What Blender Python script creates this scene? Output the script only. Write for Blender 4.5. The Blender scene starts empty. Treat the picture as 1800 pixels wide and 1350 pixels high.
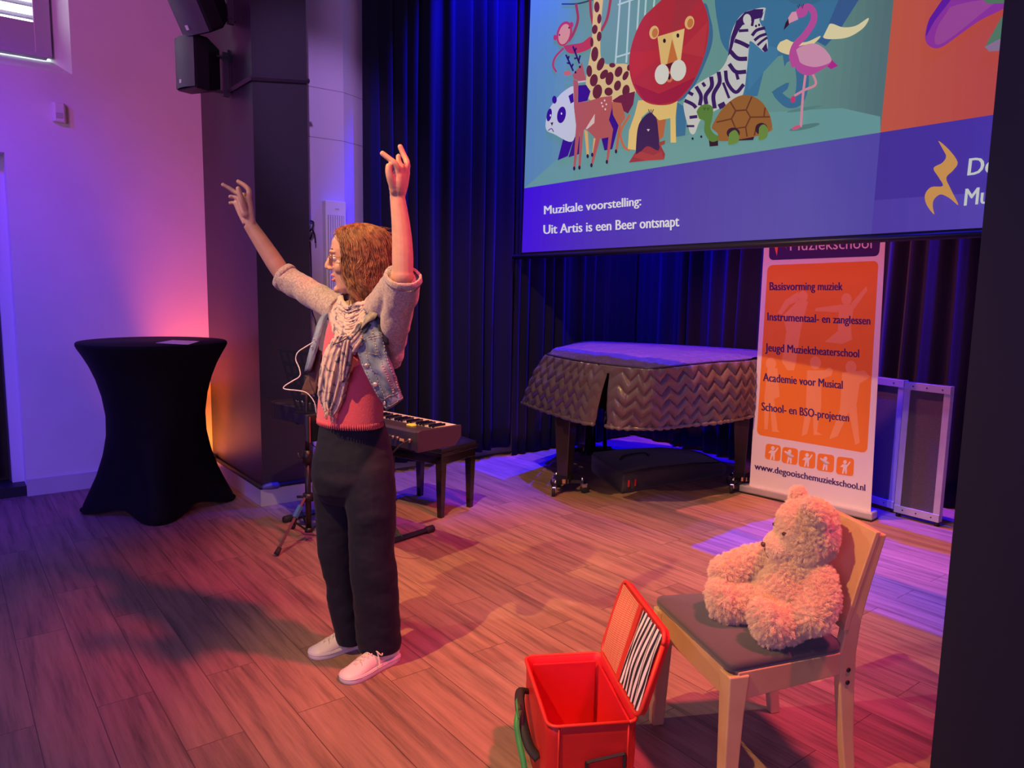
import bpy, bmesh, math, random
from mathutils import Vector, Matrix, Euler, noise
C = bpy.context.scene.collection
scene = bpy.context.scene
R = math.radians
random.seed(7)

# ------------------------------------------------------------------ camera
H = 1.5
F = 1320.3
YAW, PIT, ROL = R(52.36), R(7.406), R(1.043)
FW = Vector((-math.sin(YAW)*math.cos(PIT), math.cos(YAW)*math.cos(PIT), -math.sin(PIT)))
_r0 = Vector((math.cos(YAW), math.sin(YAW), 0)); _u0 = _r0.cross(FW)
RT = math.cos(ROL)*_r0 + math.sin(ROL)*_u0
UP = -math.sin(ROL)*_r0 + math.cos(ROL)*_u0
EYE = Vector((0, 0, H))
cam = bpy.data.objects.new('camera', bpy.data.cameras.new('camera')); C.objects.link(cam)
cam.matrix_world = Matrix(((RT.x, UP.x, -FW.x, EYE.x), (RT.y, UP.y, -FW.y, EYE.y), (RT.z, UP.z, -FW.z, EYE.z), (0, 0, 0, 1)))
cam.data.sensor_fit = 'HORIZONTAL'; cam.data.sensor_width = 36.0
cam.data.lens = 36.0*F/1800.0
cam.data.clip_start = 0.05; cam.data.clip_end = 100
scene.camera = cam

# ------------------------------------------------------------------ exposure, world, lights
vs = scene.view_settings
vs.view_transform = 'Standard'; vs.look = 'None'; vs.gamma = 1.0; vs.exposure = 0.0
vs.use_curve_mapping = False
w = bpy.data.worlds.new('hall'); scene.world = w; w.use_nodes = True
bg = w.node_tree.nodes['Background']
bg.inputs[0].default_value = (0.42, 0.26, 0.50, 1); bg.inputs[1].default_value = 0.15

def spot(name, loc, target, energy, color, size=45, blend=0.3, radius=0.06):
    L = bpy.data.lights.new(name, 'SPOT'); L.energy = energy; L.color = color
    L.spot_size = R(size); L.spot_blend = blend; L.shadow_soft_size = radius
    o = bpy.data.objects.new(name, L); C.objects.link(o); o.location = loc
    d = Vector(target) - Vector(loc)
    o.rotation_euler = d.to_track_quat('-Z', 'Y').to_euler()
    return o
def area(name, loc, target, energy, color, sx, sy):
    L = bpy.data.lights.new(name, 'AREA'); L.energy = energy; L.color = color
    L.shape = 'RECTANGLE'; L.size = sx; L.size_y = sy
    o = bpy.data.objects.new(name, L); C.objects.link(o); o.location = loc
    o.rotation_euler = (Vector(target) - Vector(loc)).to_track_quat('-Z', 'Y').to_euler()
    return o
LT = [
 ('wall_blue_spot', (-3.4, -2.6, 4.2), (-6.04, -0.65, 1.5), 400, 58, 0.9, 0.05),
 ('wall_magenta_spot', (-2.4, -1.8, 4.6), (-6.04, 1.1, 3.0), 400, 44, 1.0, 0.05),
 ('corner_uplight', (-5.60, 1.42, 0.10), (-6.04, 1.78, 1.8), 30, 58, 1.0, 0.04),
 ('corner_low_light', (-5.72, 1.48, 0.08), (-6.04, 1.62, 0.6), 10, 125, 1.0, 0.03),
 ('red_key', (-0.3, 2.4, 4.8), (-2.45, 2.05, 0.0), 500, 45, 0.7, 0.16),
 ('amber_key', (-1.7, -1.3, 4.5), (-2.0, 2.05, 0.4), 520, 41, 0.9, 0.03),
 ('peach_key', (-3.6, -1.9, 4.2), (-2.4, 1.6, 1.3), 500, 26, 0.7, 0.03),
 ('blue_back_spot', (-4.1, 4.75, 4.9), (-4.1, 4.5, 0.5), 400, 105, 0.5, 0.04),
 ('blue_right_spot', (-0.6, 3.5, 4.9), (-1.8, 4.3, 0.3), 400, 50, 0.9, 0.30),
 ('curtain_blue_spot', (-4.6, 3.82, 5.0), (-5.3, 3.6, 2.2), 300, 52, 0.6, 0.03),
 ('back_curtain_blue_spot', (-4.95, 5.0, 4.8), (-3.9, 5.6, 1.7), 300, 95, 0.5, 0.03),
 ('side_wash_spot', (-2.0, 0.7, 4.7), (-5.2, 2.36, 2.4), 400, 22, 0.8, 0.04),
 ('stage_red_spot', (-2.9, 4.16, 4.7), (-3.1, 4.6, 1.2), 300, 58, 0.6, 0.04),
 ('stage_violet_spot', (-3.9, 3.6, 4.9), (-4.6, 3.7, 0.0), 400, 44, 0.7, 0.04),
 ('stage_amber_spot', (-2.4, 0.9, 4.7), (-3.75, 3.4, 0.4), 400, 56, 0.7, 0.04),
]
COL = [
    (0.1, 0.008, 2.7),
    (0.5, 0.02, 0.34),
    (5.2, 0.55, 0.02),
    (2.8, 0.55, 0.08),
    (2.4, 0.2, 0.36),
    (1.95, 1.02, 0.26),
    (0.85, 0.58, 0.42),
    (0.14, 0.02, 0.6),
    (0.02, 0.02, 1.1),
    (0.03, 0.01, 6.0),
    (0.0, 0.0, 14.0),
    (0.6, 0.34, 0.95),
    (3.0, 0.6, 0.6),
    (0.45, 0.1, 0.85),
    (1.5, 0.85, 0.3),
    (0.52, 0.3, 0.8),
]
WORLD = (0.36, 0.24, 0.80)
for (n_, l_, t_, e_, s_, b_, r_), c_ in zip(LT, COL):
    k_ = max(max(c_), 1e-6)
    spot(n_, l_, t_, e_*k_, tuple(v/k_ for v in c_), s_, b_, r_)
k_ = max(max(COL[15]), 1e-6)
area('front_fill', (1.6, -4.2, 2.6), (-2.6, 2.0, 1.0), 200*k_, tuple(v/k_ for v in COL[15]), 4.0, 2.0)  # unseen soft fill, added behind the camera to lift the front surfaces
bg.inputs[0].default_value = (*WORLD, 1); bg.inputs[1].default_value = 0.15


# ------------------------------------------------------------------ helpers
def ray(x, y): return RT*((x-900)/F) - UP*((y-675)/F) + FW
def gz(x, y, z=0.0): d = ray(x, y); return EYE + d*((z-H)/d.z)       # where the sight line meets a level plane
def gx(x, y, X): d = ray(x, y); return EYE + d*(X/d.x)
def gy(x, y, Y): d = ray(x, y); return EYE + d*(Y/d.y)
HF = Vector((-math.sin(YAW), math.cos(YAW), 0)); HR = Vector((math.cos(YAW), math.sin(YAW), 0))
def gd(x, y, d): v = ray(x, y); return EYE + v*(d/v.dot(HF))         # at a horizontal distance in front of the lens
def lerp(a, b, t): return a + (b-a)*t
def smooth(t): t = max(0.0, min(1.0, t)); return t*t*(3-2*t)
def interp(xs, ys, x):
    if x <= xs[0]: return ys[0]
    for i in range(1, len(xs)):
        if x <= xs[i]:
            t = (x-xs[i-1])/(xs[i]-xs[i-1])
            return lerp(ys[i-1], ys[i], t)
    return ys[-1]
def catmull(P, n):
    P = [Vector(p) for p in P]; out = []
    Q = [P[0]*2-P[1]] + P + [P[-1]*2-P[-2]]
    for i in range(1, len(Q)-2):
        for k in range(n):
            t = k/n; a, b, c, d = Q[i-1], Q[i], Q[i+1], Q[i+2]
            out.append(0.5*((2*b)+(c-a)*t+(2*a-5*b+4*c-d)*t*t+(3*b-a-3*c+d)*t**3))
    out.append(P[-1]); return out

class MB:
    """collects geometry, links it as ONE mesh object"""
    def __init__(s): s.v = []; s.f = []; s.m = []; s.sm = []
    def add(s, vs, fs, mi=0, sm=False):
        o = len(s.v); s.v += [tuple(v) for v in vs]
        for f in fs: s.f.append(tuple(i+o for i in f)); s.m.append(mi); s.sm.append(sm)
        return s
    def box(s, c, d, M=None, mi=0, bev=0.0):
        c = Vector(c); x, y, z = d[0]/2, d[1]/2, d[2]/2
        if bev <= 0:
            vs = [Vector((a*x, b*y, e*z)) for a in (-1, 1) for b in (-1, 1) for e in (-1, 1)]
            fs = [(0, 1, 3, 2), (4, 6, 7, 5), (0, 4, 5, 1), (2, 3, 7, 6), (0, 2, 6, 4), (1, 5, 7, 3)]
        else:
            bm = bmesh.new(); bmesh.ops.create_cube(bm, size=1)
            for v in bm.verts: v.co = Vector((v.co.x*2*x, v.co.y*2*y, v.co.z*2*z))
            bmesh.ops.bevel(bm, geom=list(bm.edges), offset=bev, segments=2, profile=0.6, affect='EDGES')
            bm.verts.index_update(); vs = [v.co.copy() for v in bm.verts]; fs = [[v.index for v in f.verts] for f in bm.faces]; bm.free()
        if M is not None: vs = [M @ v for v in vs]
        return s.add([v+c for v in vs], fs, mi)
    def hexa(s, b, t, mi=0):            # 4 bottom points, 4 top points
        return s.add(list(b)+list(t), [(3, 2, 1, 0), (4, 5, 6, 7), (0, 1, 5, 4), (1, 2, 6, 5), (2, 3, 7, 6), (3, 0, 4, 7)], mi)
    def loft(s, rings, cap=True, closed=True, mi=0, sm=True):
        n = len(rings[0]); vs = [p for r in rings for p in r]; fs = []
        for i in range(len(rings)-1):
            for k in range(n if closed else n-1):
                a, b = i*n+k, i*n+(k+1) % n
                fs.append((a, b, b+n, a+n))
        if cap and closed: fs.append(tuple(range(n))[::-1]); fs.append(tuple((len(rings)-1)*n+k for k in range(n)))
        return s.add(vs, fs, mi, sm)
    def tube(s, pts, rad, seg=8, cap=True, mi=0, sm=True, flat=1.0, ref=None):
        pts = [Vector(p) for p in pts]; n = len(pts)
        rs = rad if isinstance(rad, (list, tuple)) else [rad]*n
        rings = []; prev = None
        for i, p in enumerate(pts):
            t = (pts[min(i+1, n-1)]-pts[max(i-1, 0)])
            if t.length < 1e-9: t = Vector((0, 0, 1))
            t.normalize()
            if prev is None:
                a = Vector(ref) if ref is not None else (Vector((0, 0, 1)) if abs(t.z) < 0.9 else Vector((1, 0, 0)))
            else: a = prev
            a = (a-t*a.dot(t)).normalized(); prev = a; b = t.cross(a)
            rings.append([p+(a*math.cos(2*math.pi*k/seg)*flat+b*math.sin(2*math.pi*k/seg))*rs[i] for k in range(seg)])
        return s.loft(rings, cap, True, mi, sm)
    def cyl(s, a, b, r, seg=16, mi=0, sm=True, r2=None): return s.tube([a, b], [r, r if r2 is None else r2], seg, True, mi, sm)
    def lathe(s, prof, seg=24, c=(0, 0, 0), mi=0, cap=False):
        c = Vector(c); rings = [[c+Vector((r*math.cos(2*math.pi*k/seg), r*math.sin(2*math.pi*k/seg), z)) for k in range(seg)] for r, z in prof]
        return s.loft(rings, cap, True, mi)
    def ell(s, c, r, M=None, seg=16, rings=10, mi=0):
        c = Vector(c); vs = []; fs = []
        for i in range(rings+1):
            th = math.pi*i/rings
            for k in range(seg):
                ph = 2*math.pi*k/seg
                v = Vector((r[0]*math.sin(th)*math.cos(ph), r[1]*math.sin(th)*math.sin(ph), r[2]*math.cos(th)))
                if M is not None: v = M @ v
                vs.append(c+v)
        for i in range(rings):
            for k in range(seg): fs.append((i*seg+k, (i+1)*seg+k, (i+1)*seg+(k+1) % seg, i*seg+(k+1) % seg))
        return s.add(vs, fs, mi, True)
    def grid(s, fn, nu, nv, mi=0, sm=True, closeu=False):
        vs = [fn(i/nu, j/nv) for j in range(nv+1) for i in range(nu+(0 if closeu else 1))]
        W = nu+(0 if closeu else 1); fs = []
        for j in range(nv):
            for i in range(nu): fs.append((j*W+i, j*W+(i+1) % W, (j+1)*W+(i+1) % W, (j+1)*W+i))
        return s.add(vs, fs, mi, sm)
    def prism(s, poly, ext, mi=0):      # polygon (3-D points) pushed along ext
        n = len(poly); ext = Vector(ext); poly = [Vector(p) for p in poly]
        vs = poly+[p+ext for p in poly]
        return s.add(vs, [tuple(range(n)), tuple(range(2*n-1, n-1, -1))]+[(i, i+n, (i+1) % n+n, (i+1) % n) for i in range(n)], mi)
    def mesh(s, name):
        me = bpy.data.meshes.new(name); me.from_pydata(s.v, [], s.f)
        me.polygons.foreach_set('material_index', s.m); me.polygons.foreach_set('use_smooth', s.sm)
        me.validate(); me.update(); return me
    def build(s, name, mats, parent=None, fix=True):
        if parent is not None:          # vertices are given in world space: bring them into the parent's space
            Wi = parent_world(parent).inverted(); s.v = [tuple(Wi @ Vector(v)) for v in s.v]
        me = s.mesh(name)
        if fix:
            bm = bmesh.new(); bm.from_mesh(me); bmesh.ops.recalc_face_normals(bm, faces=bm.faces); bm.to_mesh(me); bm.free()
        for m in (mats if isinstance(mats, (list, tuple)) else [mats]): me.materials.append(m)
        o = bpy.data.objects.new(name, me); C.objects.link(o)
        if parent is not None: o.parent = parent
        return o
def parent_world(o):
    M = Matrix.Identity(4)
    while o is not None:
        M = Matrix.LocRotScale(o.location, o.rotation_euler, o.scale) @ M; o = o.parent
    return M
def thing(name, label, cat, loc=(0, 0, 0), rotz=0.0, group=None):
    o = bpy.data.objects.new(name, None); C.objects.link(o); o.empty_display_size = 0.1
    o.location = loc; o.rotation_euler = (0, 0, rotz)
    return tag(o, label, cat, group)
def tag(o, label, cat, group=None):
    o['label'] = label; o['category'] = cat
    if group: o['group'] = group
    return o
def struct(name, b, m):
    o = b.build(name, m); o['kind'] = 'structure'; return o
def bevel(o, wd=0.004, seg=2, ang=40):
    m = o.modifiers.new('bevel', 'BEVEL'); m.width = wd; m.segments = seg; m.limit_method = 'ANGLE'; m.angle_limit = R(ang); m.harden_normals = False
    return o
def subsurf(o, lv=1):
    m = o.modifiers.new('subsurf', 'SUBSURF'); m.levels = lv; m.render_levels = lv; return o
def fuse(o, voxel, iters=6, fac=0.5):
    """one continuous surface out of overlapping pieces"""
    m = o.modifiers.new('remesh', 'REMESH'); m.mode = 'VOXEL'; m.voxel_size = voxel; m.use_smooth_shade = True
    if iters:
        s_ = o.modifiers.new('smooth', 'SMOOTH'); s_.iterations = iters; s_.factor = fac
    dg = bpy.context.evaluated_depsgraph_get()
    me = bpy.data.meshes.new_from_object(o.evaluated_get(dg)); old = o.data
    o.modifiers.clear(); mats = [m_ for m_ in old.materials]
    o.data = me
    if not me.materials:
        for m_ in mats: me.materials.append(m_)
    me.polygons.foreach_set('use_smooth', [True]*len(me.polygons))
    return o
def rx(a): return Matrix.Rotation(a, 3, 'X')
def ry(a): return Matrix.Rotation(a, 3, 'Y')
def rz(a): return Matrix.Rotation(a, 3, 'Z')
def frame(x, z):                        # 3x3 with given x axis and approximate z axis
    x = Vector(x).normalized(); z = Vector(z); z = (z-x*z.dot(x)).normalized(); y = z.cross(x)
    return Matrix((x, y, z)).transposed()

# ------------------------------------------------------------------ materials
def mat(name, col, rough=0.5, metal=0.0, spec=0.5, emit=None, es=0.0, var=0.0, vscale=20.0, bump=0.0, bscale=60.0, sheen=0.0, coat=0.0, col2=None, alpha=1.0, trans=0.0, sub=0.0, detail=4.0, stretch=None):
    m = bpy.data.materials.new(name); m.use_nodes = True; nt = m.node_tree; b = nt.nodes['Principled BSDF']
    b.inputs['Base Color'].default_value = (*col, 1); b.inputs['Roughness'].default_value = rough; b.inputs['Metallic'].default_value = metal
    b.inputs['Specular IOR Level'].default_value = spec; b.inputs['Sheen Weight'].default_value = sheen; b.inputs['Coat Weight'].default_value = coat
    b.inputs['Alpha'].default_value = alpha; b.inputs['Transmission Weight'].default_value = trans
    if sub: b.inputs['Subsurface Weight'].default_value = sub; b.inputs['Subsurface Radius'].default_value = (0.02, 0.008, 0.004); b.inputs['Subsurface Scale'].default_value = 0.4
    if emit: b.inputs['Emission Color'].default_value = (*emit, 1); b.inputs['Emission Strength'].default_value = es
    if var or bump:
        tc = nt.nodes.new('ShaderNodeTexCoord'); src = tc.outputs['Object']
        if stretch:
            mp = nt.nodes.new('ShaderNodeMapping'); mp.inputs['Scale'].default_value = stretch
            nt.links.new(src, mp.inputs['Vector']); src = mp.outputs[0]
        if var:
            n = nt.nodes.new('ShaderNodeTexNoise'); n.inputs['Scale'].default_value = vscale; n.inputs['Detail'].default_value = detail
            nt.links.new(src, n.inputs['Vector'])
            rp = nt.nodes.new('ShaderNodeValToRGB'); c2 = col2 or tuple(c*(1-var) for c in col)
            rp.color_ramp.elements[0].position = 0.35; rp.color_ramp.elements[1].position = 0.65
            rp.color_ramp.elements[0].color = (*c2, 1); rp.color_ramp.elements[1].color = (*col, 1)
            nt.links.new(n.outputs['Fac'], rp.inputs['Fac']); nt.links.new(rp.outputs['Color'], b.inputs['Base Color'])
        if bump:
            n2 = nt.nodes.new('ShaderNodeTexNoise'); n2.inputs['Scale'].default_value = bscale; n2.inputs['Detail'].default_value = detail
            nt.links.new(src, n2.inputs['Vector'])
            bp = nt.nodes.new('ShaderNodeBump'); bp.inputs['Strength'].default_value = bump; bp.inputs['Distance'].default_value = 0.01
            nt.links.new(n2.outputs['Fac'], bp.inputs['Height']); nt.links.new(bp.outputs[0], b.inputs['Normal'])
    return m
M = {}
M['black_metal'] = mat('black_metal', (0.012, 0.012, 0.013), 0.4)
M['black_plastic'] = mat('black_plastic', (0.015, 0.015, 0.017), 0.45, bump=0.05, bscale=300)
M['chrome'] = mat('chrome', (0.75, 0.75, 0.75), 0.22, 1.0)
M['aluminium'] = mat('aluminium', (0.62, 0.61, 0.63), 0.4, 0.5, var=0.12, vscale=8)
M['white_plastic'] = mat('white_plastic', (0.72, 0.71, 0.70), 0.4)
M['white_paint'] = mat('white_paint', (0.72, 0.70, 0.70), 0.55, bump=0.08, bscale=25)
M['black_paint'] = mat('black_paint', (0.036, 0.030, 0.040), 0.40, bump=0.06, bscale=14, spec=0.5)
M['lacquer'] = mat('lacquer', (0.008, 0.007, 0.007), 0.12, coat=0.5)
M['rubber'] = mat('rubber', (0.02, 0.02, 0.02), 0.7)

# ------------------------------------------------------------------ the room
XW = -6.04            # left wall
XP = -4.915           # stage-side face of the left pillar
YP0, YP1 = 1.685, 2.045
XS, YS = -5.36, 5.78  # walls of the stage recess
ZT = 5.2
def floor_mat():
    m = bpy.data.materials.new('vinyl_planks'); m.use_nodes = True; nt = m.node_tree; b = nt.nodes['Principled BSDF']; N = nt.nodes.new; L = nt.links.new
    tc = N('ShaderNodeTexCoord')
    br = N('ShaderNodeTexBrick'); br.offset = 0.37; br.inputs['Scale'].default_value = 1.0
    br.inputs['Brick Width'].default_value = 1.2; br.inputs['Row Height'].default_value = 0.185; br.inputs['Mortar Size'].default_value = 0.0015; br.inputs['Bias'].default_value = 0.0
    br.inputs['Color1'].default_value = (0.30, 0.30, 0.30, 1); br.inputs['Color2'].default_value = (0.75, 0.75, 0.75, 1); br.inputs['Mortar'].default_value = (0.0, 0.0, 0.0, 1)
    L(tc.outputs['Object'], br.inputs['Vector'])
    mp = N('ShaderNodeMapping'); mp.inputs['Scale'].default_value = (1.6, 26, 1); L(tc.outputs['Object'], mp.inputs['Vector'])
    # shift the grain per plank
    ad = N('ShaderNodeVectorMath'); ad.operation = 'ADD'; sc = N('ShaderNodeVectorMath'); sc.operation = 'SCALE'; sc.inputs['Scale'].default_value = 37.0
    L(br.outputs['Color'], sc.inputs[0]); L(mp.outputs[0], ad.inputs[0]); L(sc.outputs[0], ad.inputs[1])
    n = N('ShaderNodeTexNoise'); n.inputs['Scale'].default_value = 1.0; n.inputs['Detail'].default_value = 9; n.inputs['Roughness'].default_value = 0.68; L(ad.outputs[0], n.inputs['Vector'])
    rp = N('ShaderNodeValToRGB'); e = rp.color_ramp.elements; e[0].position = 0.28; e[0].color = (0.115, 0.074, 0.060, 1); e[1].position = 0.72; e[1].color = (0.45, 0.278, 0.205, 1)
    k = rp.color_ramp.elements.new(0.50); k.color = (0.325, 0.198, 0.148, 1); L(n.outputs['Fac'], rp.inputs['Fac'])
    mx = N('ShaderNodeMix'); mx.data_type = 'RGBA'; mx.blend_type = 'MULTIPLY'; mx.inputs[0].default_value = 1.0
    r2 = N('ShaderNodeValToRGB'); r2.color_ramp.elements[0].position = 0.0; r2.color_ramp.elements[0].color = (0.30, 0.30, 0.30, 1); r2.color_ramp.elements[1].position = 0.3; r2.color_ramp.elements[1].color = (0.84, 0.84, 0.84, 1)
    k2 = r2.color_ramp.elements.new(0.75); k2.color = (1.05, 1.03, 1.0, 1); L(br.outputs['Color'], r2.inputs['Fac'])
    L(rp.outputs['Color'], mx.inputs[6]); L(r2.outputs['Color'], mx.inputs[7]); L(mx.outputs[2], b.inputs['Base Color'])
    b.inputs['Roughness'].default_value = 0.5; b.inputs['Specular IOR Level'].default_value = 0.35
    bp = N('ShaderNodeBump'); bp.inputs['Strength'].default_value = 0.12; bp.inputs['Distance'].default_value = 0.004; L(n.outputs['Fac'], bp.inputs['Height']); L(bp.outputs[0], b.inputs['Normal'])
    return m
struct('floor', MB().box((-2.6, 2.0, -0.06), (8.6, 9.0, 0.12)), floor_mat())
struct('ceiling', MB().box((-2.6, 2.0, ZT+0.06), (8.6, 9.0, 0.12)), mat('dark_ceiling', (0.03, 0.03, 0.035), 0.8))
# left wall with window and door openings
wy0, wz0 = gx(127, 131, XW).y, gx(127, 131, XW).z
DY = gx(46, 839, XW).y; DZ = gx(9, 268, XW).z
wb = MB()
T = 0.32
def wallpiece(y0, y1, z0, z1): wb.box((XW-T/2, (y0+y1)/2, (z0+z1)/2), (T, y1-y0, z1-z0))
WY0 = wy0-1.25; WZ1 = wz0+1.3
DY0 = DY-1.15
wallpiece(DY, 2.2, 0, wz0); wallpiece(DY0, DY, DZ, wz0); wallpiece(-2.5, DY0, 0, wz0)
wallpiece(wy0, 2.2, wz0, ZT); wallpiece(-2.5, WY0, wz0, ZT); wallpiece(WY0, wy0, WZ1, ZT)
struct('wall_left', wb, mat('wall_plaster', (0.74, 0.72, 0.72), 0.6, bump=0.12, bscale=9, var=0.05, vscale=3))
# the proscenium pillar, a short lavender return, the walls of the stage recess
struct('pillar', MB().box(((XW+XP)/2, (YP0+YP1)/2, ZT/2), (XP-XW, YP1-YP0, ZT)), M['black_paint'])
XL = -5.22
lv = MB()
ya, yb, yc = YP1, gx(605, 300, XL).y, gx(640, 300, XL-0.10).y
pl = [(XL, ya), (XL, yb), (XL-0.10, yc), (XL-0.10, yc+0.06), (XL-0.7, yc+0.06), (XL-0.7, ya)]
lv.prism([(x, y, 0) for x, y in pl], (0, 0, ZT))
for z in (2.52, 2.86):     # panel joints
    lv.prism([(x+0.001, y, z) for x, y in pl[:3]]+[(x-0.02, y, z) for x, y in pl[:3]][::-1], (0, 0, 0.003), 1)
struct('wall_stage_return', lv, [mat('lavender_paint', (0.60, 0.53, 0.70), 0.5), mat('joint', (0.2, 0.18, 0.25), 0.8)])
struct('wall_stage_left', MB().box((XS-0.06, (yc+0.06+YS)/2, ZT/2), (0.12, YS-yc-0.06+0.1, ZT)), M['white_paint'])
struct('wall_back', MB().box((-2.4, YS+0.06, ZT/2), (6.2, 0.12, ZT)), M['white_paint'])
# right-hand proscenium pillar, close to the viewer
pr = gy(1700, 675, YP0).x
struct('pillar_right', MB().box((pr+0.65, (YP0+YP1)/2, ZT/2), (1.3, YP1-YP0, ZT)).box((pr+0.275, YP0-0.02, ZT/2), (0.10, 0.04, ZT)), mat('black_paint_unlit', (0.017, 0.015, 0.021), 0.5))  # darker copy of the black paint, its lack of light put into the colour
# baseboards
bs = mat('baseboard_paint', (0.58, 0.55, 0.57), 0.45, var=0.06, vscale=5)
struct('baseboard_left', MB().box((XW+0.008, (DY+0.0+YP0)/2, 0.058), (0.016, YP0-DY, 0.116)), bs)
struct('baseboard_pillar', MB().box(((XW+XP)/2, YP0-0.009, 0.058), (XP-XW, 0.018, 0.116)).box((XP+0.008, (YP0+YP1)/2-0.009, 0.058), (0.018, YP1-YP0+0.018, 0.116)), bs)
struct('baseboard_stage', MB().box((XS+0.009, (yc+0.1+YS)/2, 0.05), (0.018, YS-yc-0.1, 0.10)).box((-2.4, YS-0.009, 0.05), (5.9, 0.018, 0.10)), bs)
# door in its recess
dp = mat('door_paint', (0.66, 0.62, 0.68), 0.4)
DX = XW-0.20
d1 = MB().box((DX-0.03, (DY0+DY)/2-0.06, (DZ+0.09)/2), (0.05, DY-DY0-0.17, DZ-0.13)).build('door_1', dp); d1['kind'] = 'structure'
struct('trim_1', MB().box((DX, DY-0.035, DZ/2), (0.08, 0.07, DZ)).box((DX, DY0+0.035, DZ/2), (0.08, 0.07, DZ)).box((DX-0.001, (DY0+DY)/2, DZ-0.035), (0.078, DY-DY0-0.14, 0.07)).box((DX-0.035, DY-0.075, DZ/2), (0.02, 0.012, DZ-0.1), mi=1), [dp, M['black_paint']])
struct('trim_2', MB().box((XW-0.16, (DY0+DY)/2, 0.035), (0.30, DY-DY0, 0.07)), mat('black_step', (0.014, 0.014, 0.02), 0.5))
struct('wall_door_backing', MB().box((XW-T+0.02, (DY0+DY)/2, DZ/2), (0.04, DY-DY0+0.1, DZ)), M['black_paint'])
# window: reveal, frame with louvred shutter, daylight behind
wf = mat('window_frame_paint', (0.44, 0.43, 0.50), 0.4)
fr = MB(); FX = XW-0.17
yR, zB = gx(91, 103, FX).y, gx(91, 103, FX).z
fw_ = 0.10
fr.box((FX, yR-fw_/2, (zB+WZ1)/2), (0.07, fw_, WZ1-zB), bev=0.008); fr.box((FX, WY0+0.1, (zB+WZ1)/2), (0.07, fw_, WZ1-zB), bev=0.008)
fr.box((FX-0.002, (WY0+yR)/2-0.02, zB+0.105), (0.066, yR-WY0-2*fw_+0.06, 0.21), bev=0.008); fr.box((FX-0.002, (WY0+yR)/2, WZ1-0.05), (0.066, yR-WY0-2*fw_, 0.1))
fr.box((FX+0.035, (WY0+yR)/2-0.015, zB-0.005), (0.09, yR-WY0-0.03, 0.025))
wn = struct('window_1', fr, wf)
sl = MB()
for i in range(16):
    z = zB+0.245+i*0.082
    sl.box((FX-0.005, (WY0+yR)/2, z), (0.012, yR-WY0-2*fw_, 0.036), M=ry(R(-40)))
sh = sl.build('shutter_slats', wf, wn)
struct('window_2', MB().box((FX-0.10, (WY0+yR)/2, (zB+WZ1)/2), (0.01, yR-WY0, WZ1-zB)), mat('daylight_glass', (0.8, 0.85, 0.9), 0.2, emit=(0.86, 0.96, 1.0), es=5.0))
struct('trim_3', MB().prism([(XW, wy0, wz0), (FX-0.04, yR-0.005, zB-0.02), (FX-0.04, wy0+0.02, zB-0.02), (XW-0.001, wy0+0.02, wz0)], (0, 0, 1.2)), M['white_paint'])
struct('window_sill', MB().prism([(XW, WY0, wz0), (FX-0.04, WY0, zB-0.01), (FX-0.04, WY0, zB-0.15), (XW-0.001, WY0, wz0-0.02)], (0, wy0-WY0+0.001, 0)), M['white_paint'])

# ------------------------------------------------------------------ stage curtains
def curtain_mat():
    return mat('black_velvet', (0.011, 0.011, 0.030), 0.8, sheen=0.05, spec=0.1, var=0.2, vscale=120)
M['velvet'] = curtain_mat()
def drape(name, label, path, z0, z1, crests, amp=0.05, seed=1, n=420, flare=0.0):
    """cloth along a ground path; crests are distances along the path where a fold stands proud"""
    rnd = random.Random(seed)
    P = [Vector((x, y, 0)) for x, y in path]; ds = [0]
    for a, b in zip(P, P[1:]): ds.append(ds[-1]+(b-a).length)
    Lt = ds[-1]
    def at(s):
        s = max(0, min(Lt, s))
        for i in range(1, len(P)):
            if s <= ds[i]+1e-9:
                t = (s-ds[i-1])/(ds[i]-ds[i-1]); p = P[i-1].lerp(P[i], t); d = (P[i]-P[i-1]).normalized(); return p, Vector((d.y, -d.x, 0))
        return P[-1], Vector((0, 0, 0))
    cs = sorted(crests); ws = [rnd.uniform(0.55, 1.1) for _ in cs]; wd = [rnd.uniform(0.034, 0.066) for _ in cs]
    def prof(s):
        h = 0
        for c, wg, w_ in zip(cs, ws, wd): h = max(h, wg*math.exp(-abs((s-c)/w_)**2.4))
        return h
    nv = 26
    def fn(u, v):
        s = u*Lt; p, nrm = at(s); z = lerp(z0, z1, v)
        sw = 0.012*math.sin(s*9+seed)*(1-v)
        h = prof(s+sw*1.5+0.006*math.sin(z*2.1+s*5))*(amp*(1.12-0.25*v))
        return p+nrm*(h+0.006*math.sin(s*61))+Vector((0, 0, z+(0.008*math.sin(s*7+seed) if v == 0 else 0)))
    b = MB().grid(fn, n, nv)
    o = b.build(name, M['velvet']); m = o.modifiers.new('thick', 'SOLIDIFY'); m.thickness = 0.004
    tag(o, label, 'curtain', 'black stage curtains'); return o
CX = -5.27
y_of = lambda px: gx(px, 300, CX).y
y0c = y_of(636)
cr = [y_of(p)-y0c for p in (650, 676, 703, 722, 752, 786, 815, 838, 862, 893)]
drape('stage_curtain', 'black velvet stage curtain hanging along the side wall behind the person', [(CX, y0c), (CX, y_of(903))], 0.085, ZT-0.05, cr, 0.085, 3, 520)
y1c = y_of(903); YC_ = YS-0.14
drape('stage_curtain', 'narrow black curtain filling the corner left of the projection screen', [(CX+0.03, y1c-0.02), (CX+0.03, y1c+0.32), (CX+0.03, YC_-0.06)], 0.012, ZT-0.05, [0.02, 0.13, 0.30, 0.42, 0.54, 0.8, 0.95, 1.1], 0.05, 5, 240)
bx0 = CX-0.02; YC = YS-0.14
x_of = lambda px: gy(px, 560, YC).x
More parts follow.
